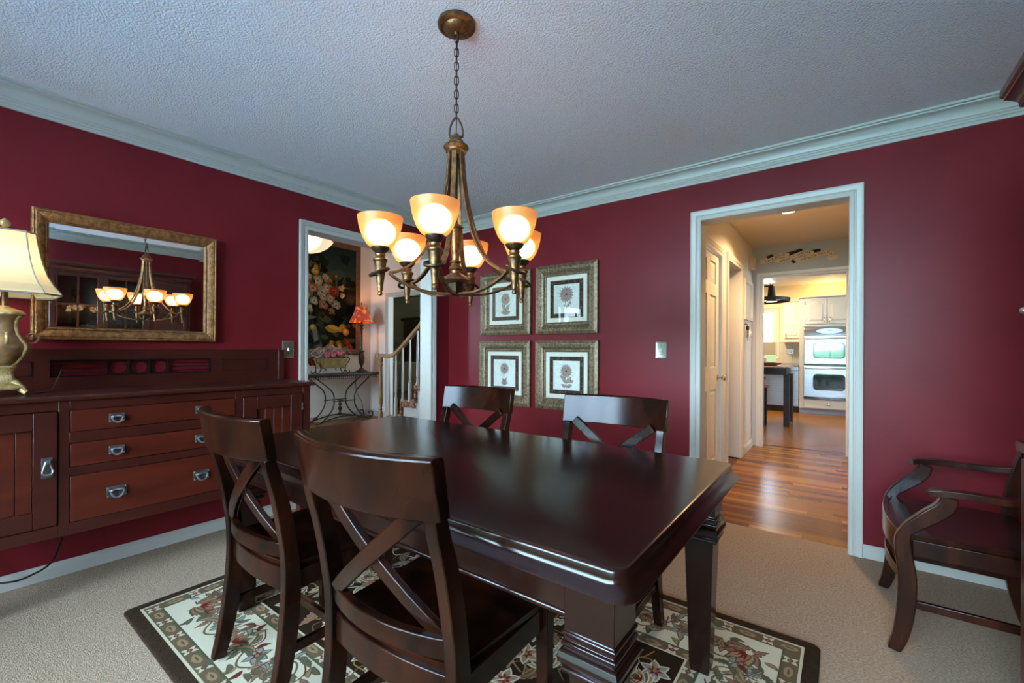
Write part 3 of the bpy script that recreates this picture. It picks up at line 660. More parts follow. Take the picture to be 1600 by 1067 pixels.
# ---- sideboard
def make_sideboard():
    FXx = -2.825; BX = XL+.002; Y0, Y1 = -.055, 1.535; ZT, ZB = .956, .318
    t = thing('sideboard', 'long cherry sideboard with three drawers, plank doors and a pierced back rail', 'sideboard', (BX, (Y0+Y1)/2, 0)); cy = (Y0+Y1)/2
    def B(x0, x1, y0, y1, z0, z1): return MB().box(x0-BX, x1-BX, y0-cy, y1-cy, z0, z1)
    tp = MB().loft([[(x, y, z) for x, y in ((0, Y0-cy-.025+d), (FXx+.02-BX-d, Y0-cy-.025+d), (FXx+.02-BX-d, Y1-cy+.025-d), (0, Y1-cy+.025-d))] for z, d in ((ZT-.026, .008), (ZT-.02, 0), (ZT-.008, 0), (ZT, .005))])
    obj('top', tp, 'cherry', t, smooth=30)
    bd = MB(); bd.box(0, FXx-.02-BX, Y0-cy, Y1-cy, ZB, ZT-.0262)
    obj('carcass', bd, 'cherry', t)
    ff = MB()
    def F(y0, y1, z0, z1): ff.box(FXx-.02-BX, FXx-BX, y0-cy, y1-cy, z0, z1)
    ylA, ylB, yrA, yrB = .0, .362, 1.122, 1.485; yd0, yd1 = .397, 1.085
    zr = [(ZB, .372), (.585, .625), (.735, .785), (.888, ZT-.0262)]
    F(Y0, ylA, ZB, ZT-.0262); F(ylB, yd0, ZB, ZT-.0262); F(yd1, yrA, ZB, ZT-.0262); F(yrB, Y1, ZB, ZT-.0262)
    for z0, z1 in zr: F(yd0, yd1, z0, z1)
    for a, b in ((ylA, ylB), (yrA, yrB)): F(a, b, ZB, .372); F(a, b, .888, ZT-.0262)
    obj('face_frame', ff, 'cherry', t, bevel=.0015)
    def pull(parent, y, z, w, h):
        x = FXx+.004-BX; y -= cy
        bp = obj('back_plate', MB().box(x, x+.003, y-w/2, y+w/2, z-h/2, z+h/2), 'pewter_dark', parent, bevel=.0012)
        m = MB()
        for sy in (-1, 1):
            m.lathe([(.006, 0), (.006, .012), (.004, .016)], 10, (0, 0, 0))
        m = MB()
        for sy in (-1, 1):
            m = MB(); k = MB().lathe([(.0055, 0), (.0055, .010), (.003, .015), (.0005, .016)], 10); k.xform(Matrix.Translation((x+.003, y+sy*w*.33, z+h*.12)) @ Matrix.Rotation(R_(90), 4, 'Y')); m.add(k.v, k.f)
            for sz in (-1, 1):
                obj('rivet', MB().sphere((x+.003, y+sy*w*.43, z+sz*h*.36), .0028, 8, 4), 'pewter', bp, smooth=60)
            obj('post', m, 'pewter', bp, smooth=40)
        hp = [(x+.013+.006*math.sin(math.pi*k/12), y-w*.33*math.cos(math.pi*k/12), z+h*.12-.62*h*math.sin(math.pi*k/12)) for k in range(13)]
        hp += [(x+.016, y+w*.33*math.cos(math.pi*k/8)*.98, z+h*.12+.1*h*math.sin(math.pi*k/8)) for k in range(1, 8)]
        obj('bail', MB().tube(hp, .0042, 6, True), 'pewter', bp, smooth=50)
    for z0, z1, big in ((.785, .888, 0), (.625, .735, 0), (.372, .585, 1)):
        zz0, zz1 = z0+.003, z1-.003
        d = obj('drawer', MB().box(FXx-.02-BX, FXx+.004-BX, yd0+.003-cy, yd1-.003-cy, zz0, zz1), 'cherry_warm', t, bevel=.002)
        for y in (.562, .916): pull(d, y, (z0+z1)/2+(.0 if not big else .0), .075 if big else .06, .052 if big else .042)
    for (a, b, hs) in ((ylA, ylB, 1), (yrA, yrB, -1)):
        a, b = a+.004-cy, b-.004-cy; z0, z1 = .376, .884; st = .075; x0, x1 = FXx-.018-BX, FXx+.006-BX
        d = obj('door', MB().box(x0, x1, a, a+st, z0, z1).box(x0, x1, b-st, b, z0, z1).box(x0, x1, a+st, b-st, z0, z0+st).box(x0, x1, a+st, b-st, z1-st, z1), 'cherry', t, bevel=.002)
        n = 4 if True else 3; pw = (b-a-2*st)/n
        for k in range(n): obj('plank', MB().box(x0, x1-.012, a+st+k*pw+.0012, a+st+(k+1)*pw-.0012, z0+st, z1-st), 'cherry_warm', d, bevel=.0015)
        y = (b-st*.42) if hs > 0 else (a+st*.42); z = .640; x = x1
        pl = obj('back_plate', MB().box(x, x+.003, y-.018, y+.018, z-.045, z+.045), 'pewter_dark', d, bevel=.0012)
        ring = [(x+.012, y+.006, z+.026), (x+.012, y+.017, z-.018), (x+.013, y+.012, z-.028), (x+.013, y, z-.030), (x+.013, y-.012, z-.028), (x+.012, y-.017, z-.018), (x+.012, y-.006, z+.026)]
        obj('drop_pull', MB().tube(ring, .0038, 6, True).box(x+.003, x+.014, y-.009, y+.009, z+.018, z+.034), 'pewter', pl, smooth=50)
        hy = b-.002 if hs < 0 else a+.002
        for hz in (.46, .80): obj('hinge', MB().box(x1-.001, x1+.004, hy-.004, hy+.004, hz-.022, hz+.022), 'pewter', d)
    # pierced back rail
    bx0, bx1 = BX-BX, BX+.024-BX; zt, z0 = 1.168, ZT+.0005; o0, o1, oz0, oz1 = .378, 1.090, 1.022, 1.112
    sp = MB()
    for a, b, c, d_ in ((Y0, o0, z0, zt), (o1, Y1, z0, zt), (o0, o1, z0, oz0), (o0, o1, oz1, zt)): sp.box(bx0, bx1, a-cy, b-cy, c, d_)
    br = obj('back_rail', sp, 'cherry', t)
    obj('end_stile', MB().box(0, .034, Y1-.035-cy, Y1+.006-cy, z0, zt), 'cherry', br, bevel=.003); obj('end_stile', MB().box(0, .034, Y0-.006-cy, Y0+.035-cy, z0, zt), 'cherry', br, bevel=.003)
    for a, b in ((1.15, 1.425), (.04, .318)):
        obj('bead_panel', MB().molding([(bx1, a-cy, 1.03), (bx1, b-cy, 1.03), (bx1, b-cy, 1.104), (bx1, a-cy, 1.104)], (1, 0, 0), [(0, 0), (.004, 0), (.004, .0025), (0, .0025)], True), 'black_iron', br)
    gx = .012
    for z in (oz0+.004, oz1-.004): obj('grille_bar', MB().box(gx-.004, gx+.004, o0-cy, o1-cy, z-.004, z+.004), 'black_iron', br)
    c0 = (o0+o1)/2-cy
    for z in (1.044, 1.067, 1.090):
        for a, b in ((o0-cy, c0-.135), (c0+.135, o1-cy)): obj('grille_bar', MB().box(gx-.003, gx+.003, a, b, z-.0028, z+.0028), 'black_iron', br)
    for y in (o0+.004-cy, o1-.004-cy, c0-.135, c0-.045, c0+.045, c0+.135): obj('grille_upright', MB().box(gx-.005, gx+.005, y-.004, y+.004, oz0, oz1), 'black_iron', br)
    for y in (c0-.09, c0, c0+.09): obj('grille_ring', MB().tube([(gx, y+.038*math.cos(R_(k*15)), 1.067+.038*math.sin(R_(k*15))) for k in range(24)], .0032, 6, True), 'black_iron', br, smooth=50)
    for y in (Y0+.03, Y1-.03):
        for x in (.03, FXx-BX-.05): obj('leg', MB().box(x-.025, x+.025, y-cy-.025, y-cy+.025, 0, ZB), 'cherry', t, bevel=.003)
make_sideboard()

# ---- cords
def cord(name, label, pts, r, m, n=8): return tag(obj(name, MB().tube(spline(pts, n), r, 6), m, smooth=60), label, 'cord')
cord('lamp_cord', 'thin brown lamp cord lying on the sideboard top behind the table lamp', [(-3.02, .30, .9585), (-3.05, .34, .959), (-3.12, .37, .960), (-3.17, .39, .985), (-3.19, .41, 1.03), (-3.205, .42, 1.06)], .0022, 'wire_brown')
cord('power_cord', 'black power cord hanging below the sideboard in front of the baseboard', [(-3.20, .44, .3165), (-3.17, .43, .25), (-3.12, .38, .12), (-3.12, .30, .075), (-3.13, .24, .07), (-3.16, .19, .09), (-3.20, .15, .2), (-3.205, .15, .3165)], .0045, 'wire_black')

# ---- gilt mirror (leans forward a touch)
def make_mirror():
    Y0, Y1, Z0, Z1 = .311, 1.112, 1.215, 1.868; w, h = Y1-Y0, Z1-Z0
    t = thing('wall_mirror', 'wide rectangular mirror in a gilt beaded frame above the sideboard', 'mirror', (XL+.006, (Y0+Y1)/2, Z0), rot=(0, R_(.75), 0))
    fw = .062
    pr = [(0, .002), (0, .012), (.006, .016), (.010, .014), (.013, .018), (.032, .030), (.044, .032), (.050, .028), (.054, .032), (.060, .030), (.062, .024), (.062, .002)]
    # four mitred sides
    c = [(.003, -w/2+fw, fw), (.003, w/2-fw, fw), (.003, w/2-fw, h-fw), (.003, -w/2+fw, h-fw)]; o = [(.003, -w/2, 0), (.003, w/2, 0), (.003, w/2, h), (.003, -w/2, h)]
    for i in range(4):
        j = (i+1) % 4; A, B_, a, b = Vector(c[i]), Vector(c[j]), Vector(o[i]), Vector(o[j]); r1 = []; r2 = []
        for q, d in pr: r1.append(A.lerp(a, q/fw)+Vector((d, 0, 0))); r2.append(B_.lerp(b, q/fw)+Vector((d, 0, 0)))
        s = obj('frame_side', MB().loft([r1, r2]), 'gilt', t, smooth=35)
        n = int((B_-A).length/.0085); mb = MB(); u = (B_-A)/n
        off = Vector((.017, 0, 0))
        for k in range(n):
            p = A+u*(k+.5)+off+(a-A)*.13; mb.sphere(p, .0042, 6, 4)
        bd = obj('bead_row', mb, 'gilt_plain', s, smooth=60); bd['kind'] = 'stuff'
    iw, ih = w/2-fw+.002, h; g = .028
    lo = [(.008, -iw, fw-.002), (.008, iw, fw-.002), (.008, iw, h-fw+.002), (.008, -iw, h-fw+.002)]; hi = [(.0095, -iw+g, fw+g), (.0095, iw-g, fw+g), (.0095, iw-g, h-fw-g), (.0095, -iw+g, h-fw-g)]
    obj('bevelled_glass', MB().loft([lo, hi], True, True, True), 'mirror_glass', t)
make_mirror()

# ---- table lamp on the sideboard
def make_lamp():
    t = thing('table_lamp', 'ornate gilt urn table lamp with cream bell shade on the sideboard', 'lamp', (-3.025, .215, .9562), R_(0))
    # footed base
    mb = MB()
    for k in range(4):
        a = R_(45+90*k); ca, sa = math.cos(a), math.sin(a)
        mb.tube(spline([(ca*.040, sa*.040, .060), (ca*.062, sa*.062, .042), (ca*.080, sa*.080, .018), (ca*.090, sa*.090, .010)], 4), [.016, .0155, .015, .0145, .014, .0135, .013, .013, .0125, .012, .0115, .011, .010], 8)
    obj('feet', mb, 'lamp_gilt', t, smooth=60)
    obj('pedestal', MB().loft([[(r*x, r*y, z) for x, y in rrect(2, 2, .5, 3)] for r, z in ((.062, .028), (.066, .036), (.058, .046), (.040, .060), (.030, .085), (.027, .105), (.034, .120), (.038, .128), (.033, .136))]), 'lamp_gilt', t, smooth=40)
    ub = [(.032, .137), (.050, .150), (.072, .180), (.083, .212), (.082, .228), (.066, .250), (.050, .275), (.043, .305), (.044, .335), (.054, .356), (.060, .362)]
    u = obj('urn', MB().lathe(ub, 28), 'lamp_marble', t, smooth=50)
    obj('collar', MB().lathe([(.060, .362), (.066, .366), (.066, .374), (.055, .384), (.035, .392), (.018, .400), (.014, .405)], 20), 'lamp_gilt', t, smooth=50)
    for k in range(4):
        a = R_(45+90*k); ca, sa = math.cos(a), math.sin(a)
        obj('bead_strip', MB().tube([(ca*(r+.002), sa*(r+.002), z) for r, z in ub], .0065, 6), 'lamp_gilt', u, smooth=60)
    for k in range(4):
        a = R_(90*k); pts = [(math.cos(R_(q))*rr+.083, math.sin(R_(q))*rr+.262) for q, rr in ((-120, .030), (-60, .026), (0, .022), (60, .020), (120, .017), (180, .014), (240, .011), (300, .008))]
        obj('scroll_handle', MB().tube([(math.cos(a)*p, math.sin(a)*p, q) for p, q in spline([(x, y, 0) for x, y in pts], 3) and [(v.x, v.y) for v in spline([(x, y, 0) for x, y in pts], 3)]], .0055, 6), 'lamp_gilt', u, smooth=60)
    obj('stem', MB().lathe([(.011, .400), (.011, .47), (.015, .475), (.015, .50), (.004, .505), (.004, .742)], 12), 'gilt_plain', t, smooth=50)
    # bell shade: rounded square with four cut corners
    def ring(hw, z): return [(x, y, z) for x, y in [(hw, -hw*.62), (hw, hw*.62), (hw*.62, hw), (-hw*.62, hw), (-hw, hw*.62), (-hw, -hw*.62), (-hw*.62, -hw), (hw*.62, -hw)]]
    prof = [(.168, .458), (.165, .470), (.145, .500), (.125, .545), (.110, .600), (.099, .660), (.092, .715), (.090, .738)]
    sh = obj('shade', MB().loft([ring(r, z) for r, z in prof], True, False, False), 'linen_shade', t)
    tb = MB()
    for k in range(8): tb.tube([ring(r+.001, z)[k] for r, z in prof], .0028, 5)
    tb.tube(ring(.169, .458), .0042, 5, True); tb.tube(ring(.091, .738), .004, 5, True); obj('piping', tb, 'lamp_trim', sh)
    obj('harp', MB().tube(spline([(0, .012, .50), (0, .055, .56), (0, .05, .68), (0, 0, .742), (0, -.05, .68), (0, -.055, .56), (0, -.012, .50)], 5), .002, 5), 'gilt_plain', t)
    obj('finial', MB().lathe([(.004, .742), (.014, .748), (.020, .752), (.012, .757), (.009, .762), (.017, .770), (.019, .780), (.014, .790), (.005, .798), (.001, .801)], 14), 'lamp_gilt', t, smooth=50)
    obj('bulb', MB().sphere((0, 0, .60), .04, 14, 10, 1.2), 'bulb_soft', t, smooth=60)
make_lamp()

# ---- framed botanical prints
def make_print(X0, X1, Z0, Z1, label, kind, seed):
    w, h = X1-X0, Z1-Z0; rd = random.Random(seed); fw = .098
    t = thing('framed_print', label, 'picture', ((X0+X1)/2, YB-.003, Z0), 0, 'framed botanical prints on the back wall')
    pr = [(0, .004), (0, .016), (.010, .018), (.013, .012), (.022, .012), (.026, .018), (.040, .022), (.062, .034), (.080, .036), (.088, .032), (.098, .030), (.098, .004)]
    c = [(-w/2+fw, 0, fw), (w/2-fw, 0, fw), (w/2-fw, 0, h-fw), (-w/2+fw, 0, h-fw)]; o = [(-w/2, 0, 0), (w/2, 0, 0), (w/2, 0, h), (-w/2, 0, h)]
    for i in range(4):
        j = (i+1) % 4; A, B_, a, b = Vector(c[i]), Vector(c[j]), Vector(o[i]), Vector(o[j])
        r1 = [A.lerp(a, q/fw)+Vector((0, -d, 0)) for q, d in pr]; r2 = [B_.lerp(b, q/fw)+Vector((0, -d, 0)) for q, d in pr]
        s = obj('frame_side', MB().loft([r1, r2]), 'silver_gilt_plain', t, smooth=35)
        # carved leaf ornament along the frame, one joined relief
        mb = MB(); A2, B2 = A.lerp(a, .62), B_.lerp(b, .62); L = (B2-A2).length; d = (B2-A2)/L; nrm = Vector((0, -1, 0)); sd = nrm.cross(d); n = int(L/.028)
        for k in range(n):
            p = A2+d*(L*(k+.5)/n)+Vector((0, -.0305, 0))
            for q in (-1, 1):
                pts = [p+sd*q*r*math.sin(th)+d*(r*math.cos(th)+.004*q) for r, th in ((.003, 0), (.012, .6), (.018, 1.3), (.015, 2.1), (.007, 2.9))]
                mb.tube(pts, [.004, .0052, .0052, .0042, .003], 5)
        rl = obj('carved_relief', mb, 'silver_gilt', s, smooth=60); rl['kind'] = 'stuff'
    obj('backing', MB().box(-w/2+.03, w/2-.03, -.006, -.001, .03, h-.03), 'mat_board', t)
    obj('mat_board', MB().box(-w/2+fw-.004, w/2-fw+.004, -.009, -.006, fw-.004, h-fw+.004), 'mat_board', t)
    iw, ih = (w-2*fw)/2, (h-2*fw)/2; q = Paint(1.6e-6, 0)
    bw, bh = iw-.038, ih-.038; pw, ph = bw-.036, bh-.036
    q.rect(-bw-.003, bw+.003, -bh-.003, bh+.003, '#8a7a5f', 0); q.rect(-bw, bw, -bh, bh, '#33211b', 1)
    for k in range(60):
        s = rd.choice((0, 1, 2, 3)); u = rd.uniform(-1, 1)
        x, y = ((u*bw, bh-.016), (u*bw, -bh+.016), (bw-.016, u*bh), (-bw+.016, u*bh))[s]
        a = rd.random()*6.28; q.ribbon([(x+.012*math.cos(a+v*.9)*(1-v*.13), y+.012*math.sin(a+v*.9)*(1-v*.13)) for v in range(5)], .003, '#6d5340', 2)
    q.rect(-pw-.003, pw+.003, -ph-.003, ph+.003, '#b5a98f', 3); q.rect(-pw, pw, -ph, ph, '#cfd0c4', 4)
    for k in range(7): 
        yy = rd.uniform(-.8, .8)*ph; q.ribbon([(-pw*.9, yy), (pw*rd.uniform(.2, .9), yy+.002)], .0008, '#b9b5a6', 5)
    INK, MID, PALE = '#3f271e', '#6f5244', '#a98f80'
    def petal(x, y, a, L, W_): q.leaf(x, y, a, L, W_, INK, 6); q.leaf(x+math.cos(a)*L*.04, y+math.sin(a)*L*.04, a, L*.92, W_*.74, PALE, 7); q.leaf(x+math.cos(a)*L*.1, y+math.sin(a)*L*.1, a, L*.7, W_*.12, MID, 8)
    hx, hy, r = {0: (0, .040, .062), 1: (.0, .036, .074), 2: (0, .040, .062), 3: (0, .036, .064)}[kind]
    q.ribbon(spline([(hx, hy, 0), (hx-.008, -.02, 0), (hx+.004, -ph*.9, 0)], 6), .004, INK, 5)
    if kind in (0, 3):
        petal(.004, -ph*.55, .9, .075, .034); petal(.0, -ph*.5, 2.2, .07, .032); petal(.002, -ph*.8, .35, .06, .03); petal(0, -ph*.8, 2.8, .055, .028)
        if kind == 0:
            for k in range(5): petal(0, -ph*.85, .5+k*.55, .062, .02)
    else:
        petal(.0, -ph*.75, 1.1, .06, .02); petal(0, -ph*.8, 2.0, .06, .02)
        if kind == 1: petal(.03, -.05, 1.2, .03, .025); q.ribbon([(0, -.07), (.032, -.048)], .002, INK, 5)
        if kind == 2:
            for k in range(6): petal(0, -ph*.9, .5+k*.43, .05, .014)
    if kind == 3:
        q.ribbon(spline([(0, -.07, 0), (-.035, -.045, 0), (-.045, -.02, 0)], 5), .0022, INK, 5); petal(-.045, -.025, 1.8, .03, .02); petal(.03, -.055, .3, .045, .026)
    rr = r
    while rr > r*.18:
        n = max(6, int(rr/r*(16 if kind != 2 else 20)))
        for k in range(n): petal(hx+(rr-r*.3)*.25*math.cos(2*math.pi*k/n+rr*40), hy+(rr-r*.3)*.25*math.sin(2*math.pi*k/n+rr*40), 2*math.pi*k/n+rr*40, rr*.78, rr*(.34 if kind != 2 else .2))
        rr -= r*.24
    q.blob(hx, hy, r*.12, r*.12, 0, INK, 9, 8)
    pm = q.build('botanical_print', 'print_ink', t, Matrix.Translation((0, -.0092, h/2)) @ Matrix.Rotation(R_(90), 4, 'X'))
    obj('glass', MB().box(-iw-.003, iw+.003, -.0128, -.0118, fw-.003, h-fw+.003), 'picture_glass', t)
make_print(-2.772, -2.192, 1.310, 1.888, 'gilt-framed sepia dahlia print, upper left of the four', 0, 1)
make_print(-2.133, -1.550, 1.310, 1.892, 'gilt-framed sepia double chrysanthemum print, upper right of the four', 1, 2)
make_print(-2.787, -2.196, .668, 1.255, 'gilt-framed sepia spiky aster print, lower left of the four', 2, 3)
make_print(-2.136, -1.544, .670, 1.254, 'gilt-framed sepia peony print, lower right of the four', 3, 4)

# ---- switch plates
def switch(label, loc, rz):
    t = thing('light_switch', label, 'switch', loc, rz, 'pewter toggle light switches')
    hw, hh = .040, .062
    obj('plate', MB().loft([[(x, -d, z) for x, z in rrect(2*(hw-i), 2*(hh-i), .003, 2)] for d, i in ((0, 0), (.006, 0), (.008, .003), (.0065, .008), (.006, .010))]), 'plate_metal', t, smooth=30)
    obj('toggle', MB().box(-.005, .005, -.016, -.006, -.011, .011), 'plastic_white', t, bevel=.002)
    for z in (.03, -.03): obj('screw', MB().tube([(0, -.005, z), (0, -.0075, z)], .003, 8), 'black_iron', t)
switch('pewter light switch on the red back wall between the prints and hall doorway', (-1.055, YB, 1.176), 0)
switch('pewter light switch on the left wall between sideboard and foyer doorway', (XL, 1.582, 1.168), R_(90))

# ---- chandelier
def make_chandelier():
    t = thing('chandelier', 'six-light antique bronze chandelier with amber glass bowls over the table', 'chandelier', (-1.205, 1.238, 0))
    obj('canopy', MB().lathe([(.001, 2.392), (.008, 2.393), (.010, 2.402), (.030, 2.404), (.044, 2.408), (.050, 2.416), (.052, 2.420), (.066, 2.421), (.073, 2.426), (.074, 2.434), (.072, 2.4395)], 32), 'bronze', t, smooth=45)
    n = 12; z0, z1 = 2.394, 2.068; p = (z0-z1)/n
    lk = None
    for k in range(n):
        if lk is None:
            L = p*.5+.0035; w = .0075; pts = [(w*math.cos(R_(a)), 0, (L-w)*(1 if math.sin(R_(a)) > 0 else -1)*(1 if abs(math.sin(R_(a))) > .01 else 0)+w*math.sin(R_(a))) for a in range(0, 360, 24)]
            lk = o = obj('chain_link', MB().tube(pts, .0024, 6, True), 'bronze_dark', t, smooth=60)
        else: o = lk.copy(); COL.objects.link(o)
        o.location = (0, 0, z0-(k+.5)*p); o.rotation_euler = (0, 0, R_(37+90*(k % 2)))
    obj('cord', MB().tube([(.003, .002, 2.38), (-.004, .003, 2.28), (.004, -.002, 2.18), (0, 0, 2.0)], .002, 5), 'bronze_dark', t)
    lp = spline([(.026, 0, 2.002), (.026, 0, 2.020), (.020, 0, 2.045), (.008, 0, 2.068), (0, 0, 2.073), (-.008, 0, 2.068), (-.020, 0, 2.045), (-.026, 0, 2.020), (-.026, 0, 2.002)], 4)
    obj('hanging_loop', MB().bar(lp, (0, 1, 0), .009, .006).box(-.028, .028, -.0045, .0045, 1.996, 2.003), 'bronze_dark', t, rot=(0, 0, R_(37)), bevel=.001)
    obj('top_cap', MB().lathe([(.001, 2.010), (.010, 2.008), (.011, 1.998), (.022, 1.990), (.030, 1.978), (.031, 1.972), (.026, 1.969), (.047, 1.962), (.049, 1.955), (.044, 1.948), (.040, 1.944), (.040, 1.938), (.032, 1.932), (.001, 1.931)], 28), 'bronze', t, smooth=45)
    obj('central_rod', MB().tube([(0, 0, 1.935), (0, 0, 1.64)], .007, 10), 'bronze_dark', t)
    obj('column', MB().lathe([(.001, 1.660), (.012, 1.659), (.020, 1.655), (.024, 1.650), (.030, 1.646), (.030, 1.641), (.024, 1.637), (.024, 1.628), (.023, 1.60), (.0155, 1.535), (.0145, 1.518), (.020, 1.515), (.021, 1.510), (.016, 1.506), (.018, 1.498), (.025, 1.490), (.027, 1.484), (.020, 1.478), (.020, 1.468), (.030, 1.462), (.046, 1.452), (.056, 1.445), (.058, 1.439), (.050, 1.434), (.030, 1.430), (.001, 1.429)], 28), 'bronze', t, smooth=45)
    obj('hub', MB().box(-.020, .020, -.020, .020, 1.384, 1.430), 'bronze_dark', t, bevel=.002)
    RA = .283; first = None
    for k in range(6):
        a = 60*k
        if first is None:
            A = bpy.data.objects.new('arm', None); COL.objects.link(A); A.parent = t
            # sweeping upper bar, lower bar, torch cup, ring, shade, bulb (all along +X)
            up = spline([(.028, 0, 1.945), (.030, 0, 1.90), (.040, 0, 1.80), (.066, 0, 1.68), (.108, 0, 1.57), (.160, 0, 1.50), (.215, 0, 1.462), (.252, 0, 1.452)], 6)
            first = A
            me = MB().bar(up, (0, 1, 0), .019, .009)
            lo = spline([(.252, 0, 1.452), (.220, 0, 1.428), (.160, 0, 1.402), (.090, 0, 1.388), (.015, 0, 1.388)], 5)
            bpy.data.objects.remove(A)
            A = obj('arm', me.bar(lo, (0, 1, 0), .017, .009), 'bronze', t, bevel=.0015); first = A
            obj('torch', MB().lathe([(.001, 1.366), (.007, 1.368), (.009, 1.374), (.007, 1.380), (.006, 1.382), (.009, 1.384), (.012, 1.41), (.018, 1.455), (.0215, 1.486), (.023, 1.490), (.026, 1.493), (.026, 1.498), (.022, 1.501), (.017, 1.508), (.019, 1.513), (.019, 1.517), (.013, 1.520), (.001, 1.521)], 24, (RA, 0, 0)), 'bronze', A, smooth=45)
            rg = MB().tube([(.035*math.cos(R_(q)), .033*math.sin(R_(q)), 0) for q in range(0, 360, 15)], .0058, 6, True); rg.xform(Matrix.Translation((RA+.003, 0, 1.452)) @ Matrix.Rotation(R_(24), 4, 'Y')); obj('ring', rg, 'bronze_dark', A, smooth=50)
            obj('cup', MB().lathe([(.012, 1.519), (.018, 1.521), (.028, 1.530), (.0335, 1.540), (.0335, 1.543), (.029, 1.539), (.010, 1.528)], 24, (RA, 0, 0), True, True), 'bronze_dark', A, smooth=45)
            prof = [(.026, 1.536), (.033, 1.540), (.047, 1.552), (.060, 1.572), (.070, 1.597), (.0765, 1.623), (.0805, 1.650)]
            prof2 = prof+[(.0785, 1.6725)]+[(r-.003, z+.001) for r, z in reversed(prof[1:-1])]
            obj('shade', MB().lathe(prof, 36, (RA, 0, 0), False, False), 'amber_shade', A, smooth=60)
            obj('bulb', MB().sphere((RA, 0, 1.600), .043, 16, 12, .95), 'bulb', A, smooth=60)
        else:
            A = copy_tree(first, t)
        A.rotation_euler = (0, 0, R_(a+.5))
        ca, sa = math.cos(R_(a+.5)), math.sin(R_(a+.5))
make_chandelier()

# ---- china cabinet on the right wall (seen at the frame edge and in the mirror)
def make_hutch():
    X0, X1, Y0, Y1 = .462, XR-.002, .38, 2.095
    t = thing('china_cabinet', 'tall dark wood china cabinet with glazed doors and heavy cornice against the right wall', 'cabinet', (X1, (Y0+Y1)/2, 0)); cy = (Y0+Y1)/2; d = X0-X1; h2 = (Y1-Y0)/2
    obj('base_cabinet', MB().box(d, 0, -h2, h2, .0, .86), 'hutch_wood', t, bevel=.004); obj('counter', MB().box(d-.02, 0, -h2-.0, h2, .86, .89), 'hutch_wood', t, bevel=.004)
    for s in (-1, 1): obj('side_panel', MB().box(d, 0, s*h2-.028*(s > 0), s*h2+.028*(s < 0), .89, 1.93), 'hutch_wood', t, bevel=.003)
    obj('back_panel', MB().box(-.012, 0, -h2+.028, h2-.028, .89, 1.93), 'hutch_wood', t); obj('roof', MB().box(d, 0, -h2, h2, 1.93, 1.955), 'hutch_wood', t)
    cp = [(0, 0), (.010, 0), (.014, .02), (.034, .042), (.040, .044), (.040, .052), (.048, .056), (.048, .078), (0, .078)]
    obj('cornice', MB().molding([(0, h2, 1.955), (d, h2, 1.955), (d, -h2, 1.955), (0, -h2, 1.955)][::-1], (0, 0, 1), cp), 'hutch_wood', t, smooth=30); obj('cornice_top', MB().box(d, 0, -h2, h2, 1.955, 2.03), 'hutch_wood', t)
    for z in (1.22, 1.55): obj('shelf', MB().box(d+.03, -.012, -h2+.03, h2-.03, z, z+.015), 'hutch_wood', t)
    n = 4; pw = (2*h2-.056)/n
    for k in range(n):
        a, b = -h2+.028+k*pw+.002, -h2+.028+(k+1)*pw-.002; st = .045; z0, z1 = .90, 1.925
        solid = k == 3
        dr = obj('door', MB().box(d-.006, d+.018, a, a+st, z0, z1).box(d-.006, d+.018, b-st, b, z0, z1).box(d-.006, d+.018, a+st, b-st, z0, z0+st).box(d-.006, d+.018, a+st, b-st, z1-st, z1), 'hutch_wood', t, bevel=.003)
        if solid: obj('panel', MB().box(d, d+.012, a+st, b-st, z0+st, z1-st), 'hutch_wood', dr)
        else:
            obj('pane', MB().box(d+.006, d+.010, a+st, b-st, z0+st, z1-st), 'cabinet_glass', dr)
            obj('mullion', MB().box(d-.003, d+.016, (a+b)/2-.008, (a+b)/2+.008, z0+st, z1-st), 'hutch_wood', dr)
            for z in (1.24, 1.57): obj('glazing_bar', MB().box(d-.003, d+.016, a+st, b-st, z-.008, z+.008), 'hutch_wood', dr)
        obj('base_door', MB().box(d-.014, d, a, b, .06, .84), 'hutch_wood', t, bevel=.006); obj('knob', MB().sphere((d-.012, b-.02, 1.3), .011, 10, 6), 'pewter', dr, smooth=60)
    for i in range(9):
        z = (.8902, 1.2352, 1.5652)[i % 3]; y = cy-h2+.14+(i//3)*.42+.05*(i % 3); x = X1+d+.14+.06*(i % 2)
        g = thing('wine_glass', 'stemmed wine glass in the china cabinet, '+('on the counter', 'on the lower shelf', 'on the upper shelf')[i % 3]+', '+('nearest the window', 'middle of the glazed doors', 'nearest the solid door')[i//3], 'glass', (x, y, z), 0, 'wine glasses in the china cabinet')
        obj('stem', MB().lathe([(.034, 0), (.034, .002), (.006, .006), (.004, .02), (.004, .085), (.008, .092)], 14), 'cabinet_glass', g, smooth=60); obj('bowl', MB().lathe([(.008, .092), (.026, .105), (.036, .13), (.036, .15), (.030, .185)], 14, cap1=False), 'cabinet_glass', g, smooth=60)
    random.seed(5)
    for i, y in enumerate((.72, 1.14)):
        tt = thing('rose_dish', ('white porcelain rose dish in the china cabinet, end nearest the window', 'white porcelain rose dish in the middle of the china cabinet')[i], 'dish', (X1+d+.17, y, .8902), 0, 'white rose dishes in the china cabinet')
        obj('dish', MB().lathe([(.03, 0), (.035, .012), (.07, .035), (.085, .05), (.08, .05), (.03, .02)], 20), 'porcelain', tt, smooth=50)
        for k in range(7): a = k*.9; obj('rose', MB().sphere((.045*math.cos(a)*(k > 0), .045*math.sin(a)*(k > 0), .055+.012*(k == 0)), .022, 8, 6, .8), 'rose_white', tt, smooth=60)
make_hutch()
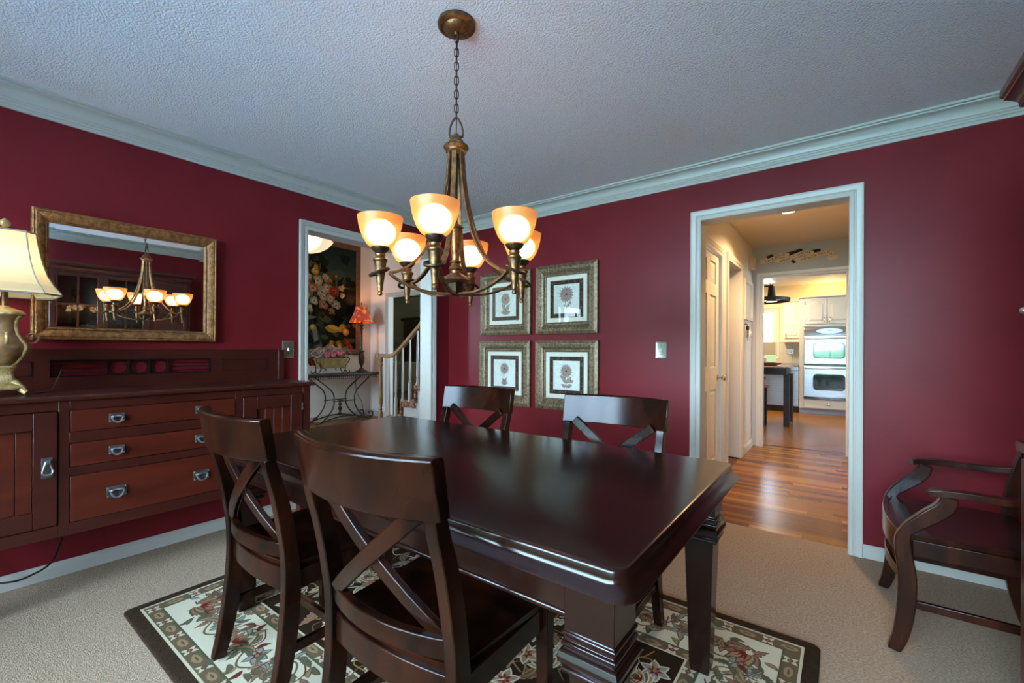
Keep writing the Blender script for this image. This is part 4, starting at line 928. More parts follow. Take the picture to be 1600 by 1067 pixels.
# ================================================================ FOYER
def make_tapestry():
    Y0, Y1, Z0, Z1 = 3.25, 4.575, 1.085, 2.97; w, h = Y1-Y0, Z1-Z0
    t = thing('tapestry_painting', 'tall dark still-life painting of flowers and fruit in a rust frame in the foyer', 'painting', (FX0, (Y0+Y1)/2, Z0))
    mat('tapestry_frame', '#4a2a16', .6, col2='#5f3a1e', scale=(20, 20, 20)); mat('tapestry_ground', '#171611', .9)
    obj('canvas', MB().box(.004, .02, -w/2+.06, w/2-.06, .06, h-.06), 'tapestry_ground', t)
    c = [(.002, -w/2+.09, .09), (.002, w/2-.09, .09), (.002, w/2-.09, h-.09), (.002, -w/2+.09, h-.09)]; o = [(.002, -w/2, 0), (.002, w/2, 0), (.002, w/2, h), (.002, -w/2, h)]
    for i in range(4):
        j = (i+1) % 4; A, B_, a, b = map(Vector, (c[i], c[j], o[i], o[j])); pr = ((0, 0), (0, .024), (.3, .030), (.8, .030), (1, .022), (1, 0))
        obj('frame_side', MB().loft([[A.lerp(a, q)+Vector((d, 0, 0)) for q, d in pr], [B_.lerp(b, q)+Vector((d, 0, 0)) for q, d in pr]]), 'tapestry_frame', t)
    P = Paint(2e-6, 2e-4); rd = random.Random(3); X, Y = w/2-.09, h/2-.09
    for k in range(10):
        f = k/9; P.rect(-X, X, Y-(k+1)*Y*.09, Y-k*Y*.09, ('#20302c', '#22332f', '#253632', '#283935', '#2d3e38', '#35433a', '#3c4639', '#343a2d', '#262a20', '#1b1c15')[k], 0)
    P.rect(-X, X, -Y, Y*.1, '#161510', 0)
    for k in range(60): P.blob(rd.uniform(-X, X)*.95, rd.uniform(-Y, Y*.9)*.97, rd.uniform(.04, .14), rd.uniform(.03, .1), rd.random()*3, rd.choice(('#1c1b14', '#22251a', '#14130f', '#2a2618', '#1a221b')), 1, 10, .6, rd)
    P.blob(X*.35, Y*.45, .16, .1, .3, '#3f4a42', 1, 14, .3, rd); P.blob(X*.2, Y*.18, .3, .05, .1, '#4c4e3c', 1, 14, .5, rd)
    def rose(x, y, r, cs):
        for k in range(7): a = rd.random()*6.28; P.blob(x+r*.45*math.cos(a), y+r*.45*math.sin(a), r*.62, r*.5, a, cs[0], 3, 9, .3, rd)
        for k in range(5): a = rd.random()*6.28; P.blob(x+r*.25*math.cos(a), y+r*.25*math.sin(a), r*.42, r*.3, a, cs[1], 4, 8, .3, rd)
        P.blob(x, y, r*.22, r*.2, 0, cs[2], 5, 8)
    WH = ('#8d7c62', '#b3a283', '#6d5c42'); OR = ('#8f5a2c', '#b87a3a', '#6b3c1a'); RE = ('#7a2a1e', '#a04a34', '#4d160f'); PK = ('#8a5a4a', '#ab7a64', '#5c3226'); YE = ('#a0782c', '#c79d4a', '#6b4a16')
    for k in range(70):
        a = rd.random()*6.28; r = rd.random()**.5; P.leaf(-.12+.38*r*math.cos(a), .16+.42*r*math.sin(a), rd.random()*6.28, .13, .05, rd.choice(('#39402a', '#2c3421', '#4a4a30', '#5a5134')), 2)
    for x, y, r, cs in ((-.05, .08, .09, WH), (-.2, .12, .08, PK), (.05, .15, .085, WH), (-.12, .25, .09, WH), (.1, -.02, .08, WH), (-.02, -.12, .085, PK), (-.18, -.08, .07, WH), (.16, .1, .085, RE), (.2, -.12, .08, WH), (-.3, .2, .065, OR),
                        (-.16, .42, .075, YE), (.02, .32, .07, WH), (.08, .28, .05, OR), (-.38, .4, .055, WH), (-.4, .55, .05, YE), (-.28, .3, .06, WH), (.32, .05, .05, WH), (.3, .18, .06, WH), (-.45, -.02, .045, RE), (-.3, .0, .06, WH), (.12, -.24, .07, PK), (-.02, .0, .07, WH), (.2, .36, .03, OR), (-.25, -.2, .06, WH)):
        rose(x, y, r, cs)
    P.poly([(-.14, -.22), (.14, -.22), (.17, -.32), (.08, -.44), (.1, -.5), (-.1, -.5), (-.08, -.44), (-.17, -.32)], '#2a2114', 3); P.blob(-.04, -.32, .05, .07, 0, '#4d3d22', 4)
    P.blob(-.38, -.36, .22, .035, .1, '#6d6a55', 3, 12, .5, rd); P.poly([(-.3, -.5), (-.15, -.47), (-.05, -.75), (.0, -.9), (-.2, -.92), (-.18, -.7)], '#4b4a3f', 3); P.poly([(-.22, -.52), (-.14, -.5), (-.1, -.8), (-.16, -.8)], '#74705f', 4)
    P.leaf(.0, -.5, -.15, .3, .12, '#b58a2c', 5); P.leaf(.05, -.46, -.25, .25, .07, '#d0aa4a', 6)
    for x, y, r, c0 in ((-.42, -.5, .1, OR), (-.2, -.5, .05, YE), (.32, -.48, .06, YE), (.38, -.56, .06, YE), (.28, -.52, .05, YE), (.45, -.82, .09, RE), (.4, -.72, .07, RE), (-.46, -.88, .09, PK), (-.34, -.98, .09, RE), (-.28, -.92, .06, OR), (-.5, -1.0, .07, WH), (-.2, -1.05, .08, RE)): rose(x, y, r, c0) if c0 not in (YE,) else (P.blob(x, y, r, r, 0, c0[0], 4, 12), P.blob(x-r*.2, y+r*.2, r*.6, r*.6, 0, c0[1], 5, 10))
    for k in range(34):
        a = rd.random()*6.28; q = rd.random()**.5; x, y = .2+.17*q*math.cos(a), -.92+.2*q*math.sin(a); r = .045; P.blob(x, y, r, r, 0, '#7d5518', 5, 10); P.blob(x-.008, y+.01, r*.68, r*.68, 0, rd.choice(('#b8862e', '#c79c44', '#a8682a')), 6, 9)
    for k in range(40): P.leaf(rd.uniform(-X, X)*.9, rd.uniform(-Y, -Y*.3), rd.random()*6.28, .16, .07, rd.choice(('#2e3420', '#3a3d28', '#4c4a34', '#26281a')), 2)
    o = P.build('still_life', 'tapestry_cloth', t, Matrix.Translation((.0215, 0, h/2)) @ Matrix.Rotation(R_(90), 4, 'Z') @ Matrix.Rotation(R_(90), 4, 'X'))
make_tapestry()

def make_console():
    CX, Y0, Y1 = -6.56, 3.42, 4.72; cy = (Y0+Y1)/2
    t = thing('console_table', 'wrought iron console table with lyre legs and scrolled feet in the foyer', 'table', (CX, cy, 0)); hl = (Y1-Y0)/2
    obj('top', MB().loft([[(x, y, z) for x, y in rrect(.34-2*i, 2*hl-2*i, .02, 3)] for z, i in ((.745, .02), (.752, .006), (.758, 0), (.782, 0), (.788, .004))]), 'console_top', t, smooth=30)
    fr = MB(); n = 34
    for k in range(n):
        y = -hl+.05+(2*hl-.1)*(k+.5)/n; fr.tube([(.15, y+.017*math.cos(R_(a)), .722+.02*math.sin(R_(a))) for a in range(0, 360, 36)], .0045, 5, True)
    fr.box(.146, .154, -hl+.03, hl-.03, .738, .746); o = obj('openwork_frieze', fr, 'iron', t, smooth=60); o['kind'] = 'stuff'
    for x in (-.13, .13):
        for s in (-1, 1):
            for d, top, mid in ((0, .54, .125),):
                P = spline([(x, s*(top-.03), .745), (x, s*(top-.14), .66), (x, s*(mid+.09), .50), (x, s*(mid+.055), .34), (x, s*(mid+.10), .20), (x, s*(mid+.22), .07), (x, s*(mid+.32), .02), (x, s*(mid+.40), .05), (x, s*(mid+.40), .11), (x, s*(mid+.35), .125), (x, s*(mid+.325), .095)] if d == 0 else
                           [(x, s*(top-.03), .745), (x, s*(top-.13), .66), (x, s*(mid+.08), .50), (x, s*(mid+.05), .34), (x, s*(mid+.09), .20), (x, s*(mid+.20), .06), (x, s*(mid+.28), .012)], 5)
                obj('leg_scroll', MB().tube(P, .011, 6), 'iron', t, smooth=60)
        obj('base_arch', MB().tube(spline([(x, -.45, .012), (x, -.25, .07), (x, 0, .10), (x, .25, .07), (x, .45, .012)], 5), .010, 6), 'iron', t, smooth=60)
        obj('cross_bar', MB().tube([(x, -.2, .345), (x, .2, .345)], .009, 6), 'iron', t)
    obj('stretcher', MB().tube([(-.13, 0, .345), (.13, 0, .345)], .009, 6), 'iron', t)
    obj('spindle', MB().lathe([(.012, .10), (.03, .13), (.012, .165), (.028, .2), (.034, .22), (.012, .25), (.03, .285), (.012, .315), (.02, .345)], 12), 'iron', t, smooth=40)
make_console()

def make_planter():
    t = thing('fern_planter', 'dried grass and pink flowers in a brass trough on scrolled iron feet, on the console', 'planter', (-6.55, 3.9, .7882))
    obj('trough', MB().loft([[(x, y, z) for x, y in rrect(a, b, .02, 3)] for a, b, z in ((.13, .40, .085), (.19, .50, .245), (.17, .48, .245), (.12, .38, .10))]), 'planter_tin', t)
    fm = MB()
    for x in (-.07, .07):
        for y in (-.21, .21):
            s = 1 if y > 0 else -1
            fm.tube(spline([(x, y+s*.03, .25), (x, y+s*.075, .24), (x, y+s*.07, .20), (x, y+s*.02, .14), (x, y, .08), (x, y+s*.02, .03), (x, y+s*.05, .008), (x, y+s*.08, .025), (x, y+s*.07, .05)], 4), .008, 5)
            fm.tube(spline([(x, y, .09), (x, y-s*.06, .085), (x, y-s*.09, .06), (x, y-s*.06, .045)], 4), .006, 5)
    obj('iron_stand', fm, 'iron', t, smooth=60)
    rd = random.Random(8)
    for nm, m, n, L0, L1 in (('grass_grey', 'frond_grey', 60, .22, .36), ('grass_tan', 'frond_tan', 50, .2, .36), ('leaf_mauve', 'frond_mauve', 46, .18, .36)):
        mb = MB()
        for k in range(n):
            a = rd.random()*6.28; L = rd.uniform(L0, L1); out = rd.uniform(.4, 1); y0 = rd.uniform(-.16, .16); hz = L*math.sqrt(max(.05, 1-out*out*.8)); ex, ey = .28*out*L*math.cos(a)*1.6, out*L*math.sin(a)*1.25
            p = [(0, y0, .22), (ex*.5, y0+ey*.5, .22+hz*.72), (ex, y0+ey, .22+hz*(.8-.6*out))]; mb.bar(spline(p, 4), (math.sin(a), -math.cos(a), 0), [.004, .012, .014, .012, .010, .009, .007, .004, .001], .0015)
        o = obj(nm, mb, m, t); o['kind'] = 'stuff'
    mb = MB()
    for k in range(14):
        a = rd.random()*6.28; x, y, z = .07+.03*rd.random(), rd.uniform(-.14, .14), .27+.06*rd.random()
        for j in range(6): b = j*1.05; mb.sphere((x, y+.018*math.cos(b), z+.018*math.sin(b)), .016, 6, 4)
    o = obj('pink_blossoms', mb, 'frond_pink', t, smooth=60); o['kind'] = 'stuff'
make_planter()

def make_buffet_lamp():
    t = thing('buffet_lamp', 'slim bronze lamp with red mottled shade on the foyer console', 'lamp', (-6.535, 4.45, .7882))
    obj('base', MB().loft([[(x, y, z) for x, y in rrect(2*r, 2*r, r*.4, 3)] for r, z in ((.085, 0), (.088, .012), (.06, .03), (.035, .05), (.02, .075))]), 'bronze_dark', t, smooth=40)
    obj('stem', MB().lathe([(.02, .07), (.016, .09), (.045, .16), (.055, .24), (.045, .30), (.028, .33), (.05, .345), (.05, .355), (.024, .37), (.018, .40), (.018, .72), (.03, .74), (.02, .76), (.034, .80), (.02, .82), (.016, .86), (.005, .87), (.005, 1.13)], 16), 'bronze_dark', t, smooth=40)
    mat('red_mottle', '#8f2a18', .8, col2='#d99a4a', scale=(18, 18, 18), detail=3, lo=.5, hi=.62, emit='#b8402a', es=.35)
    sh = obj('shade', MB().lathe([(.198, .845), (.19, .86), (.165, .91), (.135, .98), (.108, 1.06), (.098, 1.11)], 24, cap0=False, cap1=False), 'red_mottle', t, smooth=60)
    obj('finial', MB().lathe([(.006, 1.12), (.014, 1.135), (.008, 1.15), (.014, 1.165), (.001, 1.19)], 10), 'bronze_dark', t, smooth=40)
    obj('bulb', MB().sphere((0, 0, .97), .03, 10, 8), 'bulb_soft', t, smooth=60); lamp('buffet_lamp_light', (0, 0, 1.06), 6, '#ffb070', .03, parent=t)
    tag(obj('lamp_cord', MB().tube(spline([(-6.70, 4.46, .78), (-6.73, 4.47, .6), (-6.74, 4.50, .42), (-6.74, 4.60, .25), (-6.74, 4.63, .08), (-6.73, 4.68, .01)], 6), .006, 5), 'wire_brown', smooth=60), 'tan lamp cord hanging behind the foyer console table', 'cord')
make_buffet_lamp()

def make_stairs():
    Y0, Y1 = 3.93, 4.75; XS = -5.36; TR, RI = .29, .23; N = 5
    t = thing('staircase', 'white staircase with oak handrail, turned balusters and red patterned carpet in the foyer', 'stairs', (XS, Y0, 0))
    for k in range(N):
        x = .26+k*TR; st = obj('step', MB().box(x, x+TR, 0, Y1-Y0, 0, (k+1)*RI-.02).box(x-.02, x+TR, -.02, Y1-Y0, (k+1)*RI-.02, (k+1)*RI), 'trim_white', t, bevel=.003)
        obj('carpet_runner', MB().box(x-.03, x+TR-.031, -.032, Y1-Y0-.06, (k+1)*RI-.065, (k+1)*RI+.010).box(x-.03, x-.0005, -.032, Y1-Y0-.06, k*RI+.0105, (k+1)*RI-.06), 'stair_carpet', st)
    r = t
    obj('newel_post', MB().lathe([(.04, .0), (.04, .26), (.026, .30), (.036, .32), (.024, .35), (.034, .42), (.036, .50), (.030, .80), (.024, .93), (.034, .96), (.024, .98), (.036, 1.01), (.036, 1.06)], 16, (.02, .03, 0)), 'oak_rail', r, smooth=40)
    P = spline([(-.03, .03, 1.085), (.08, .03, 1.085), (.20, .03, 1.082), (.31, .03, 1.100), (.45, .03, 1.185), (.65, .03, 1.335), (.905, .03, 1.535), (1.30, .03, 1.848), (1.70, .03, 2.165)], 5)
    obj('handrail', MB().bar(P, (0, 1, 0), .062, .052), 'oak_rail', r, bevel=.014, seg=3)
    obj('volute', MB().lathe([(.05, 1.058), (.056, 1.064), (.056, 1.105), (.048, 1.112)], 18, (-.02, .03, 0)), 'oak_rail', r, smooth=40)
    for k in range(10):
        x = .205+k*.150; zb = 0 if x < .26 else (int((x-.26)/TR)+1)*RI; zt = 1.06 if x < .2 else 1.03+max(0, (x-.17))*.69+.0
        zt = min((q.z for q in [min(P, key=lambda p: abs(p.x-x))]))-.02
        m = MB().bar([(x, .03, zb), (x, .03, zb+.26)], (1, 0, 0), .034, .034); m.lathe([(.016, zb+.262), (.018, zb+.28), (.012, zb+.295), (.016, zb+.31), (.012, zb+.33), (.017, zb+.36), (.016, zb+.45), (.010, zt)], 10, (x, .03, 0))
        obj('baluster', m, 'trim_white', r, smooth=40)
make_stairs()

t = thing('pendant_bowl', 'alabaster bowl ceiling light hanging in the foyer', 'ceiling light', (-5.0, 2.69, 2.30))
obj('bowl', MB().lathe([(.001, 0), (.06, .004), (.14, .03), (.21, .075), (.262, .135), (.268, .145)], 32, cap1=False), 'foyer_shade', t, smooth=60); obj('rim', MB().tube([(.268*math.cos(R_(a)), .268*math.sin(R_(a)), .147) for a in range(0, 360, 12)], .006, 6, True), 'bronze', t, smooth=60)
for k in range(3):
    a = R_(120*k+20); obj('rod', MB().tube([(.24*math.cos(a), .24*math.sin(a), .15), (.02*math.cos(a), .02*math.sin(a), .60)], .006, 6), 'bronze', t)
obj('stem', MB().lathe([(.02, .58), (.012, .6), (.012, .78), (.06, .79), (.065, .815)], 16), 'bronze', t, smooth=40); obj('bulb', MB().sphere((0, 0, .09), .035, 10, 8), 'bulb_soft', t, smooth=60)
lamp('pendant_light', (0, 0, .2), 30, '#ffd9b0', .1, parent=t)

# beyond the foyer
t = thing('armoire', 'dark reddish armoire in the far room beyond the stair balusters', 'cabinet', (-8.45, 7.6, 0))
obj('body', MB().box(-.55, .55, -.25, .3, 0, 1.9), 'cherry', t, bevel=.01); obj('cornice', MB().box(-.6, .6, -.3, .32, 1.9, 1.98), 'cherry', t, bevel=.015)
for s in (-1, 1): obj('door', MB().box(s*.27-.25, s*.27+.25, -.27, -.25, .1, 1.82), 'cherry', t, bevel=.01)
t = thing('sofa', 'olive upholstered sofa in the far room beyond the staircase', 'sofa', (-7.35, 6.3, 0))
obj('seat', MB().box(-.8, .8, -.4, .4, .08, .45), 'sofa_olive', t, bevel=.05); obj('backrest', MB().box(-.8, .8, -.45, -.2, .3, .92), 'sofa_olive', t, bevel=.06)
for s in (-1, 1): obj('arm', MB().box(s*.85-.12, s*.85+.12, -.45, .42, .08, .64), 'sofa_olive', t, bevel=.06)
t = thing('mantel_shelf', 'white fireplace mantel shelf on the far room wall', 'mantel', (-10.1, 7.93, 1.40)); obj('shelf', MB().box(-.6, .95, -.22, .065, .06, .12), 'trim_white', t, bevel=.01); obj('bed_mould', MB().box(-.55, .9, -.16, .065, -.04, .06), 'trim_white', t, bevel=.02)
# ================================================================ HALL THINGS
def make_banner():
    t = thing('banner_sign', 'cream painted ribbon banner with Italian motto above the kitchen opening', 'sign', (-.44, HY1, 2.27))
    ox, oz = -.44, 2.27
    def rib(name, pts, wd, dep, text=None, u0=.06, u1=.94, size=.05):
        P = [Vector((x-ox, 0, z-oz)) for x, z in pts]; C = spline(P, 8); n = len(C)
        cum = [0]
        for i in range(1, n): cum.append(cum[-1]+(C[i]-C[i-1]).length)
        L = cum[-1]
        def at(s):
            s = max(0, min(L, s)); i = 1
            while i < n-1 and cum[i] < s: i += 1
            f = (s-cum[i-1])/(cum[i]-cum[i-1]); p = C[i-1].lerp(C[i], f); a = C[max(i-2, 0)]; b = C[min(i+1, n-1)]; d = (b-a).normalized(); return p, Vector((-d.z, 0, d.x))
        rings = []
        for i in range(n):
            p, nn = at(cum[i]); 
            if nn.z < 0: nn = -nn
            y0, y1 = -dep, -dep-.008; rings.append([p-nn*wd/2+Vector((0, y0, 0)), p+nn*wd/2+Vector((0, y0, 0)), p+nn*wd/2+Vector((0, y1, 0)), p-nn*wd/2+Vector((0, y1, 0))])
        o = obj(name, MB().loft(rings), 'banner_cream', t)
        if text:
            cu = bpy.data.curves.new('motto', 'FONT'); cu.body = text; cu.size = size; cu.align_x = 'LEFT'; cu.extrude = 0; cu.resolution_u = 3
            to = bpy.data.objects.new('motto', cu); COL.objects.link(to); dg = bpy.context.evaluated_depsgraph_get(); me = bpy.data.meshes.new_from_object(to.evaluated_get(dg)); bpy.data.objects.remove(to)
            xs = [v.co.x for v in me.vertices]; x0, x1 = min(xs), max(xs); ys = [v.co.y for v in me.vertices]; ym = (min(ys)+max(ys))/2
            for v in me.vertices:
                s = L*(u0+(u1-u0)*(v.co.x-x0)/(x1-x0)); p, nn = at(s)
                if nn.z < 0: nn = -nn
                v.co = p+nn*(v.co.y-ym)*1.0+Vector((0, -dep-.0088, 0))
            me.materials.clear(); me.materials.append(MATS['banner_ink']); q = bpy.data.objects.new('lettering', me); COL.objects.link(q); q.parent = o
        return o
    def leafs(pts, w):
        mb = MB(); rd = random.Random(2)
        for i in range(len(pts)-1):
            (xa, za), (xb, zb) = pts[i], pts[i+1]
            for k in range(5):
                f = k/4; x, z = xa+(xb-xa)*f-ox, za+(zb-za)*f-oz; poly = [(x+w*(1 if j % 2 else .62)*math.cos(j*.6283), z+w*(1 if j % 2 else .62)*math.sin(j*.6283)) for j in range(10)]
                mb.prism(poly, -.001-.0006*k, -.0045-.0006*k, lambda u, v, d: (u, d, v))
        return mb
    for pts, w in (([(-.735, 2.318), (-.69, 2.332)], .02), ([(-.53, 2.330), (-.45, 2.345), (-.40, 2.358)], .026), ([(-.285, 2.330), (-.222, 2.336)], .022), ([(-.475, 2.240), (-.462, 2.230)], .02)): obj('black_leaves', leafs(pts, w), 'banner_black', t)
    rib('ribbon_tail', [(-.818, 2.268), (-.79, 2.272), (-.755, 2.285), (-.735, 2.30)], .05, .004)
    rib('ribbon', [(-.785, 2.258), (-.74, 2.264), (-.689, 2.284), (-.602, 2.322), (-.56, 2.325), (-.516, 2.307)], .046, .018, 'VIVE BENE', .08, .86, .040)
    rib('ribbon', [(-.651, 2.268), (-.62, 2.252), (-.585, 2.250), (-.494, 2.277), (-.405, 2.313), (-.339, 2.322), (-.274, 2.305)], .046, .026, "SPESSO L'AMORE", .12, .93, .037)
    rib('ribbon', [(-.446, 2.262), (-.425, 2.244), (-.399, 2.242), (-.296, 2.262), (-.189, 2.293), (-.137, 2.289), (-.091, 2.265)], .048, .034, 'DI RISATA MOLTO', .1, .97, .039)
    rib('ribbon_tail', [(-.142, 2.240), (-.111, 2.230), (-.085, 2.236), (-.052, 2.246)], .042, .006)
make_banner()
t = thing('door_chime', 'cream door chime box high on the hall wall near the kitchen opening', 'chime', (HX0, 5.98, 2.225)); obj('cover', MB().box(.001, .055, -.085, .085, -.07, .075), 'cabinet_cream', t, bevel=.006); obj('base', MB().box(.0, .012, -.095, .095, -.08, .085), 'cabinet_cream', t)
t = thing('hall_frame', 'white wooden wall frame on the hall wall above the key hooks', 'frame', (HX0, 5.78, 1.53))
for a, b, c, d in ((-.26, .26, 0, .045), (-.26, .26, .42, .465), (-.26, -.215, .045, .42), (.215, .26, .045, .42)): obj('frame_side', MB().box(0, .03, a, b, c, d), 'door_white', t, bevel=.003)
obj('backing', MB().box(.0, .008, -.215, .215, .045, .42), 'hall_paint', t)
t = thing('key_rack', 'bunch of dark keys hanging on a hook on the hall wall', 'keys', (HX0, 5.62, 1.44)); obj('hook', MB().tube(spline([(0, 0, .04), (.03, 0, .035), (.035, 0, .0), (.02, 0, -.015)], 4), .004, 6), 'iron', t)
for k, (dy, L) in enumerate(((-.02, .12), (.015, .15), (.03, .1))): obj('key', MB().box(.028+.004*k, .031+.004*k, dy-.012, dy+.012, -L, -.01).tube([(.03+.004*k, dy+.022*math.cos(R_(a)), -.005+.022*math.sin(R_(a))) for a in range(0, 360, 40)], .005, 5, True), 'iron', t)
t = thing('thermostat', 'white thermostat plate on the hall wall beside the keys', 'thermostat', (HX0, 5.90, 1.385)); obj('plate', MB().box(0, .02, -.05, .05, -.045, .045), 'plastic_white', t, bevel=.004); obj('dial', MB().tube([(.02, 0, 0), (.03, 0, 0)], .022, 16), 'plastic_white', t)
t = thing('recessed_light', 'glowing recessed ceiling light in the hall', 'ceiling light', (-.40, 4.70, H), 0, 'recessed ceiling lights')
obj('trim_ring', MB().lathe([(.055, -.001), (.085, -.006), (.088, -.001)], 24, cap0=False, cap1=False), 'trim_white', t, smooth=50); obj('lens', MB().lathe([(.001, -.004), (.04, -.004), (.056, -.002)], 20, cap0=False, cap1=False), 'spot_lamp', t)
lamp('recessed_light_beam', (0, 0, -.02), 140, '#ffcf96', .05, 'SPOT', (0, 0, 0), 150, t)

# ================================================================ KITCHEN
def door_panel(parent, name, x0, x1, z0, z1, y, m, arch=True, pull=None, split=None):
    """raised-panel cabinet door on plane y (facing -Y)"""
    st = .055; d = MB()
    d.box(x0, x1, y, y+.018, z0, z1); o = obj(name, d, m, parent, bevel=.004)
    for a, b in (((z0, split), (split-.03, z1)) if split else ((z0, z1),)):
        p, q, r, s = x0+st, x1-st, a+st, b-st; hump = .05 if (arch and b == z1) else 0; top = []
        for k in range(13):
            u = k/12; zz = s-hump+(hump*(.5-.5*math.cos(2*math.pi*u)) if .0 < u < 1 else 0); top.append((q+(p-q)*u, zz))
        poly = [(p, r), (q, r)]+top; c = ((p+q)/2, (r+s)/2)
        sc = lambda f: [(c[0]+(u-c[0])*f, c[1]+(v-c[1])*f) for u, v in poly]
        obj('raised_panel', MB().loft([[(u, y-.001, v) for u, v in poly], [(u, y-.004, v) for u, v in sc(.97)], [(u, y-.010, v) for u, v in sc(.84)], [(u, y-.010, v) for u, v in sc(.80)]]), m, o)
    if pull: obj('handle', MB().tube(spline([(pull[0], y, pull[1]), (pull[0], y-.025, pull[1]+.01), (pull[0], y-.028, pull[1]+.045), (pull[0], y-.025, pull[1]+.08), (pull[0], y, pull[1]+.09)], 3), .006, 6), 'nickel', o, smooth=50)
    for hz in (z0+.08, z1-.08):
        hx = x0 if (pull and pull[0] > (x0+x1)/2) else x1; obj('hinge', MB().box(hx-.008, hx+.008, y-.004, y, hz-.03, hz+.03), 'nickel', o)
    return o
OY = 9.96
t = thing('oven_cabinet', 'tall cream cabinet housing the double oven with two arched doors above', 'cabinet', (-.20, OY+.02, 0))
cb = MB()
for a in ((-.66, -.59), (.20, .27)): cb.box(a[0]+.2, a[1]+.2, 0, .62, .1, 2.18)
cb.box(-.39, .40, 0, .62, 1.64, 2.18).box(-.39, .40, 0, .62, .1, .30).box(-.39, .40, .5, .62, .30, 1.64); obj('carcass', cb, 'cabinet_grey', t)
obj('cornice', MB().box(-.48, .49, -.035, .62, 2.18, 2.20), 'cabinet_grey', t, bevel=.006); obj('toe_kick', MB().box(-.46, .47, .05, .6, 0, .1), 'toe_kick', t)
door_panel(t, 'door', -.375, -.035, 1.685, 2.165, -.018, 'cabinet_grey', True, (-.07, 1.72)); door_panel(t, 'door', -.025, .375, 1.685, 2.165, -.018, 'cabinet_grey', True, (.01, 1.72))
dr = obj('drawer', MB().box(-.375, .38, -.018, 0, .115, .28), 'cabinet_cream', t, bevel=.004); obj('handle', MB().sphere((0, -.03, .19), .03, 12, 6, .5), 'nickel', dr, smooth=60)
t = thing('double_oven', 'stainless steel double wall oven with rounded black windows', 'oven', (-.20, OY, .30))
def OB(x0, x1, y0, y1, z0, z1): return MB().box(x0, x1, y0, y1, z0-.3, z1-.3)
obj('body', OB(-.385, .395, .0, .5, .305, 1.635), 'oven_black', t)
cpn = obj('control_panel', MB().loft([[(x, y, z-.3) for x, y in ((-.385, 0), (.395, 0), (.395, d), (-.385, d))] for z, d in ((1.475, -.05), (1.56, -.045), (1.62, -.02), (1.63, -.005))]), 'stainless', t, bevel=.004)
el = [(.005+.2*math.cos(R_(a)), 1.548-.3+.048*math.sin(R_(a))) for a in range(0, 360, 15)]; obj('display', MB().prism(el, -.053, -.03, lambda u, v, d: (u, d, v)), 'oven_black', cpn); obj('clock', MB().box(-.02, .04, -.0545, -.0535, 1.548-.3, 1.565-.3), 'clock_digits', cpn)
for z0, z1 in ((.935, 1.46), (.325, .905)):
    d = obj('oven_door', OB(-.385, .395, -.045, 0, z0, z1), 'stainless', t, bevel=.008)
    zc = (z0+z1)/2-.3-.01; obj('window_surround', MB().prism([(x, zc+z) for x, z in rrect(.48, .30, .06, 4)], -.049, -.04, lambda u, v, q: (u, q, v)), 'oven_black', d); obj('window_glass', MB().prism([(x, zc+z) for x, z in rrect(.43, .25, .05, 4)], -.051, -.045, lambda u, v, q: (u, q, v)), 'oven_glass', d)
    obj('handle', MB().tube([(-.36, -.045, z1-.345), (-.36, -.085, z1-.345), (.37, -.085, z1-.345), (.37, -.045, z1-.345)], .013, 8), 'stainless', d, smooth=50)
obj('vent_grille', OB(-.385, .395, -.03, 0, .285, .32), 'oven_black', t)
# wall cabinet, counter, dishwasher
t = thing('wall_cabinet', 'cream corner wall cabinet with arched panel door beside the window', 'cabinet', (-.78, 10.32, 1.37))
obj('carcass', MB().box(-.17, .12, 0, .30, 0, .78), 'cabinet_cream', t); obj('cornice', MB().box(-.19, .12, -.03, .30, .78, .82), 'cabinet_cream', t, bevel=.008); obj('light_rail', MB().box(-.18, .12, -.012, .30, -.015, .0), 'cabinet_cream', t); door_panel(t, 'door', -.155, .115, .06, .76, -.02, 'cabinet_cream', True, (-.13, .09), .27)
t = thing('base_cabinets', 'cream kitchen base cabinet run below the stone counter', 'cabinet', (-1.9, 10.01, 0)); obj('carcass', MB().box(-.9, .48, 0, .595, .1, .88), 'cabinet_cream', t); obj('toe_kick', MB().box(-.9, .48, .04, .595, 0, .1), 'oven_black', t)
for x in (-.85, -.4, .05): door_panel(t, 'door', x, x+.42, .13, .86, -.018, 'cabinet_cream', True, (x+.38, .7))
t = thing('dishwasher', 'stainless dishwasher beside the oven cabinet', 'dishwasher', (-1.03, 10.0, 0)); obj('body', MB().box(-.37, .36, .02, .6, .1, .88), 'oven_black', t); obj('door', MB().box(-.37, .36, 0, .02, .12, .80), 'stainless', t, bevel=.004); obj('control_strip', MB().box(-.37, .36, -.005, .02, .805, .88), 'stainless', t, bevel=.004); obj('toe_kick', MB().box(-.37, .36, .05, .6, 0, .1), 'oven_black', t)
tag(obj('countertop', MB().box(-2.82, -.665, 9.96, KY1-.003, .885, .925), 'counter_stone', bevel=.006), 'brown stone countertop under the kitchen window', 'countertop')
bs = struct('trim_14', MB().box(-2.8, -.60, KY1-.014, KY1-.006, .926, 1.36), 'grout')
for i in range(5):
    for j in range(2):
        x = -1.12+i*.15-.0; z = .93+j*.21; obj('tile', MB().box(x+.002, x+.148 if i < 4 else -.602+0, KY1-.018, KY1-.013, z, z+.205), 'backsplash_tile', bs) if x+.15 < -.45 else None
t = thing('outlet_plate', 'steel outlet plate on the kitchen backsplash', 'outlet', (-.855, KY1-.019, 1.165)); obj('plate', MB().box(-.055, .055, -.006, 0, -.05, .05), 'nickel', t, bevel=.002)
for s in (-1, 1): obj('socket', MB().box(s*.025-.016, s*.025+.016, -.009, -.006, -.03, .03), 'plastic_white', t)
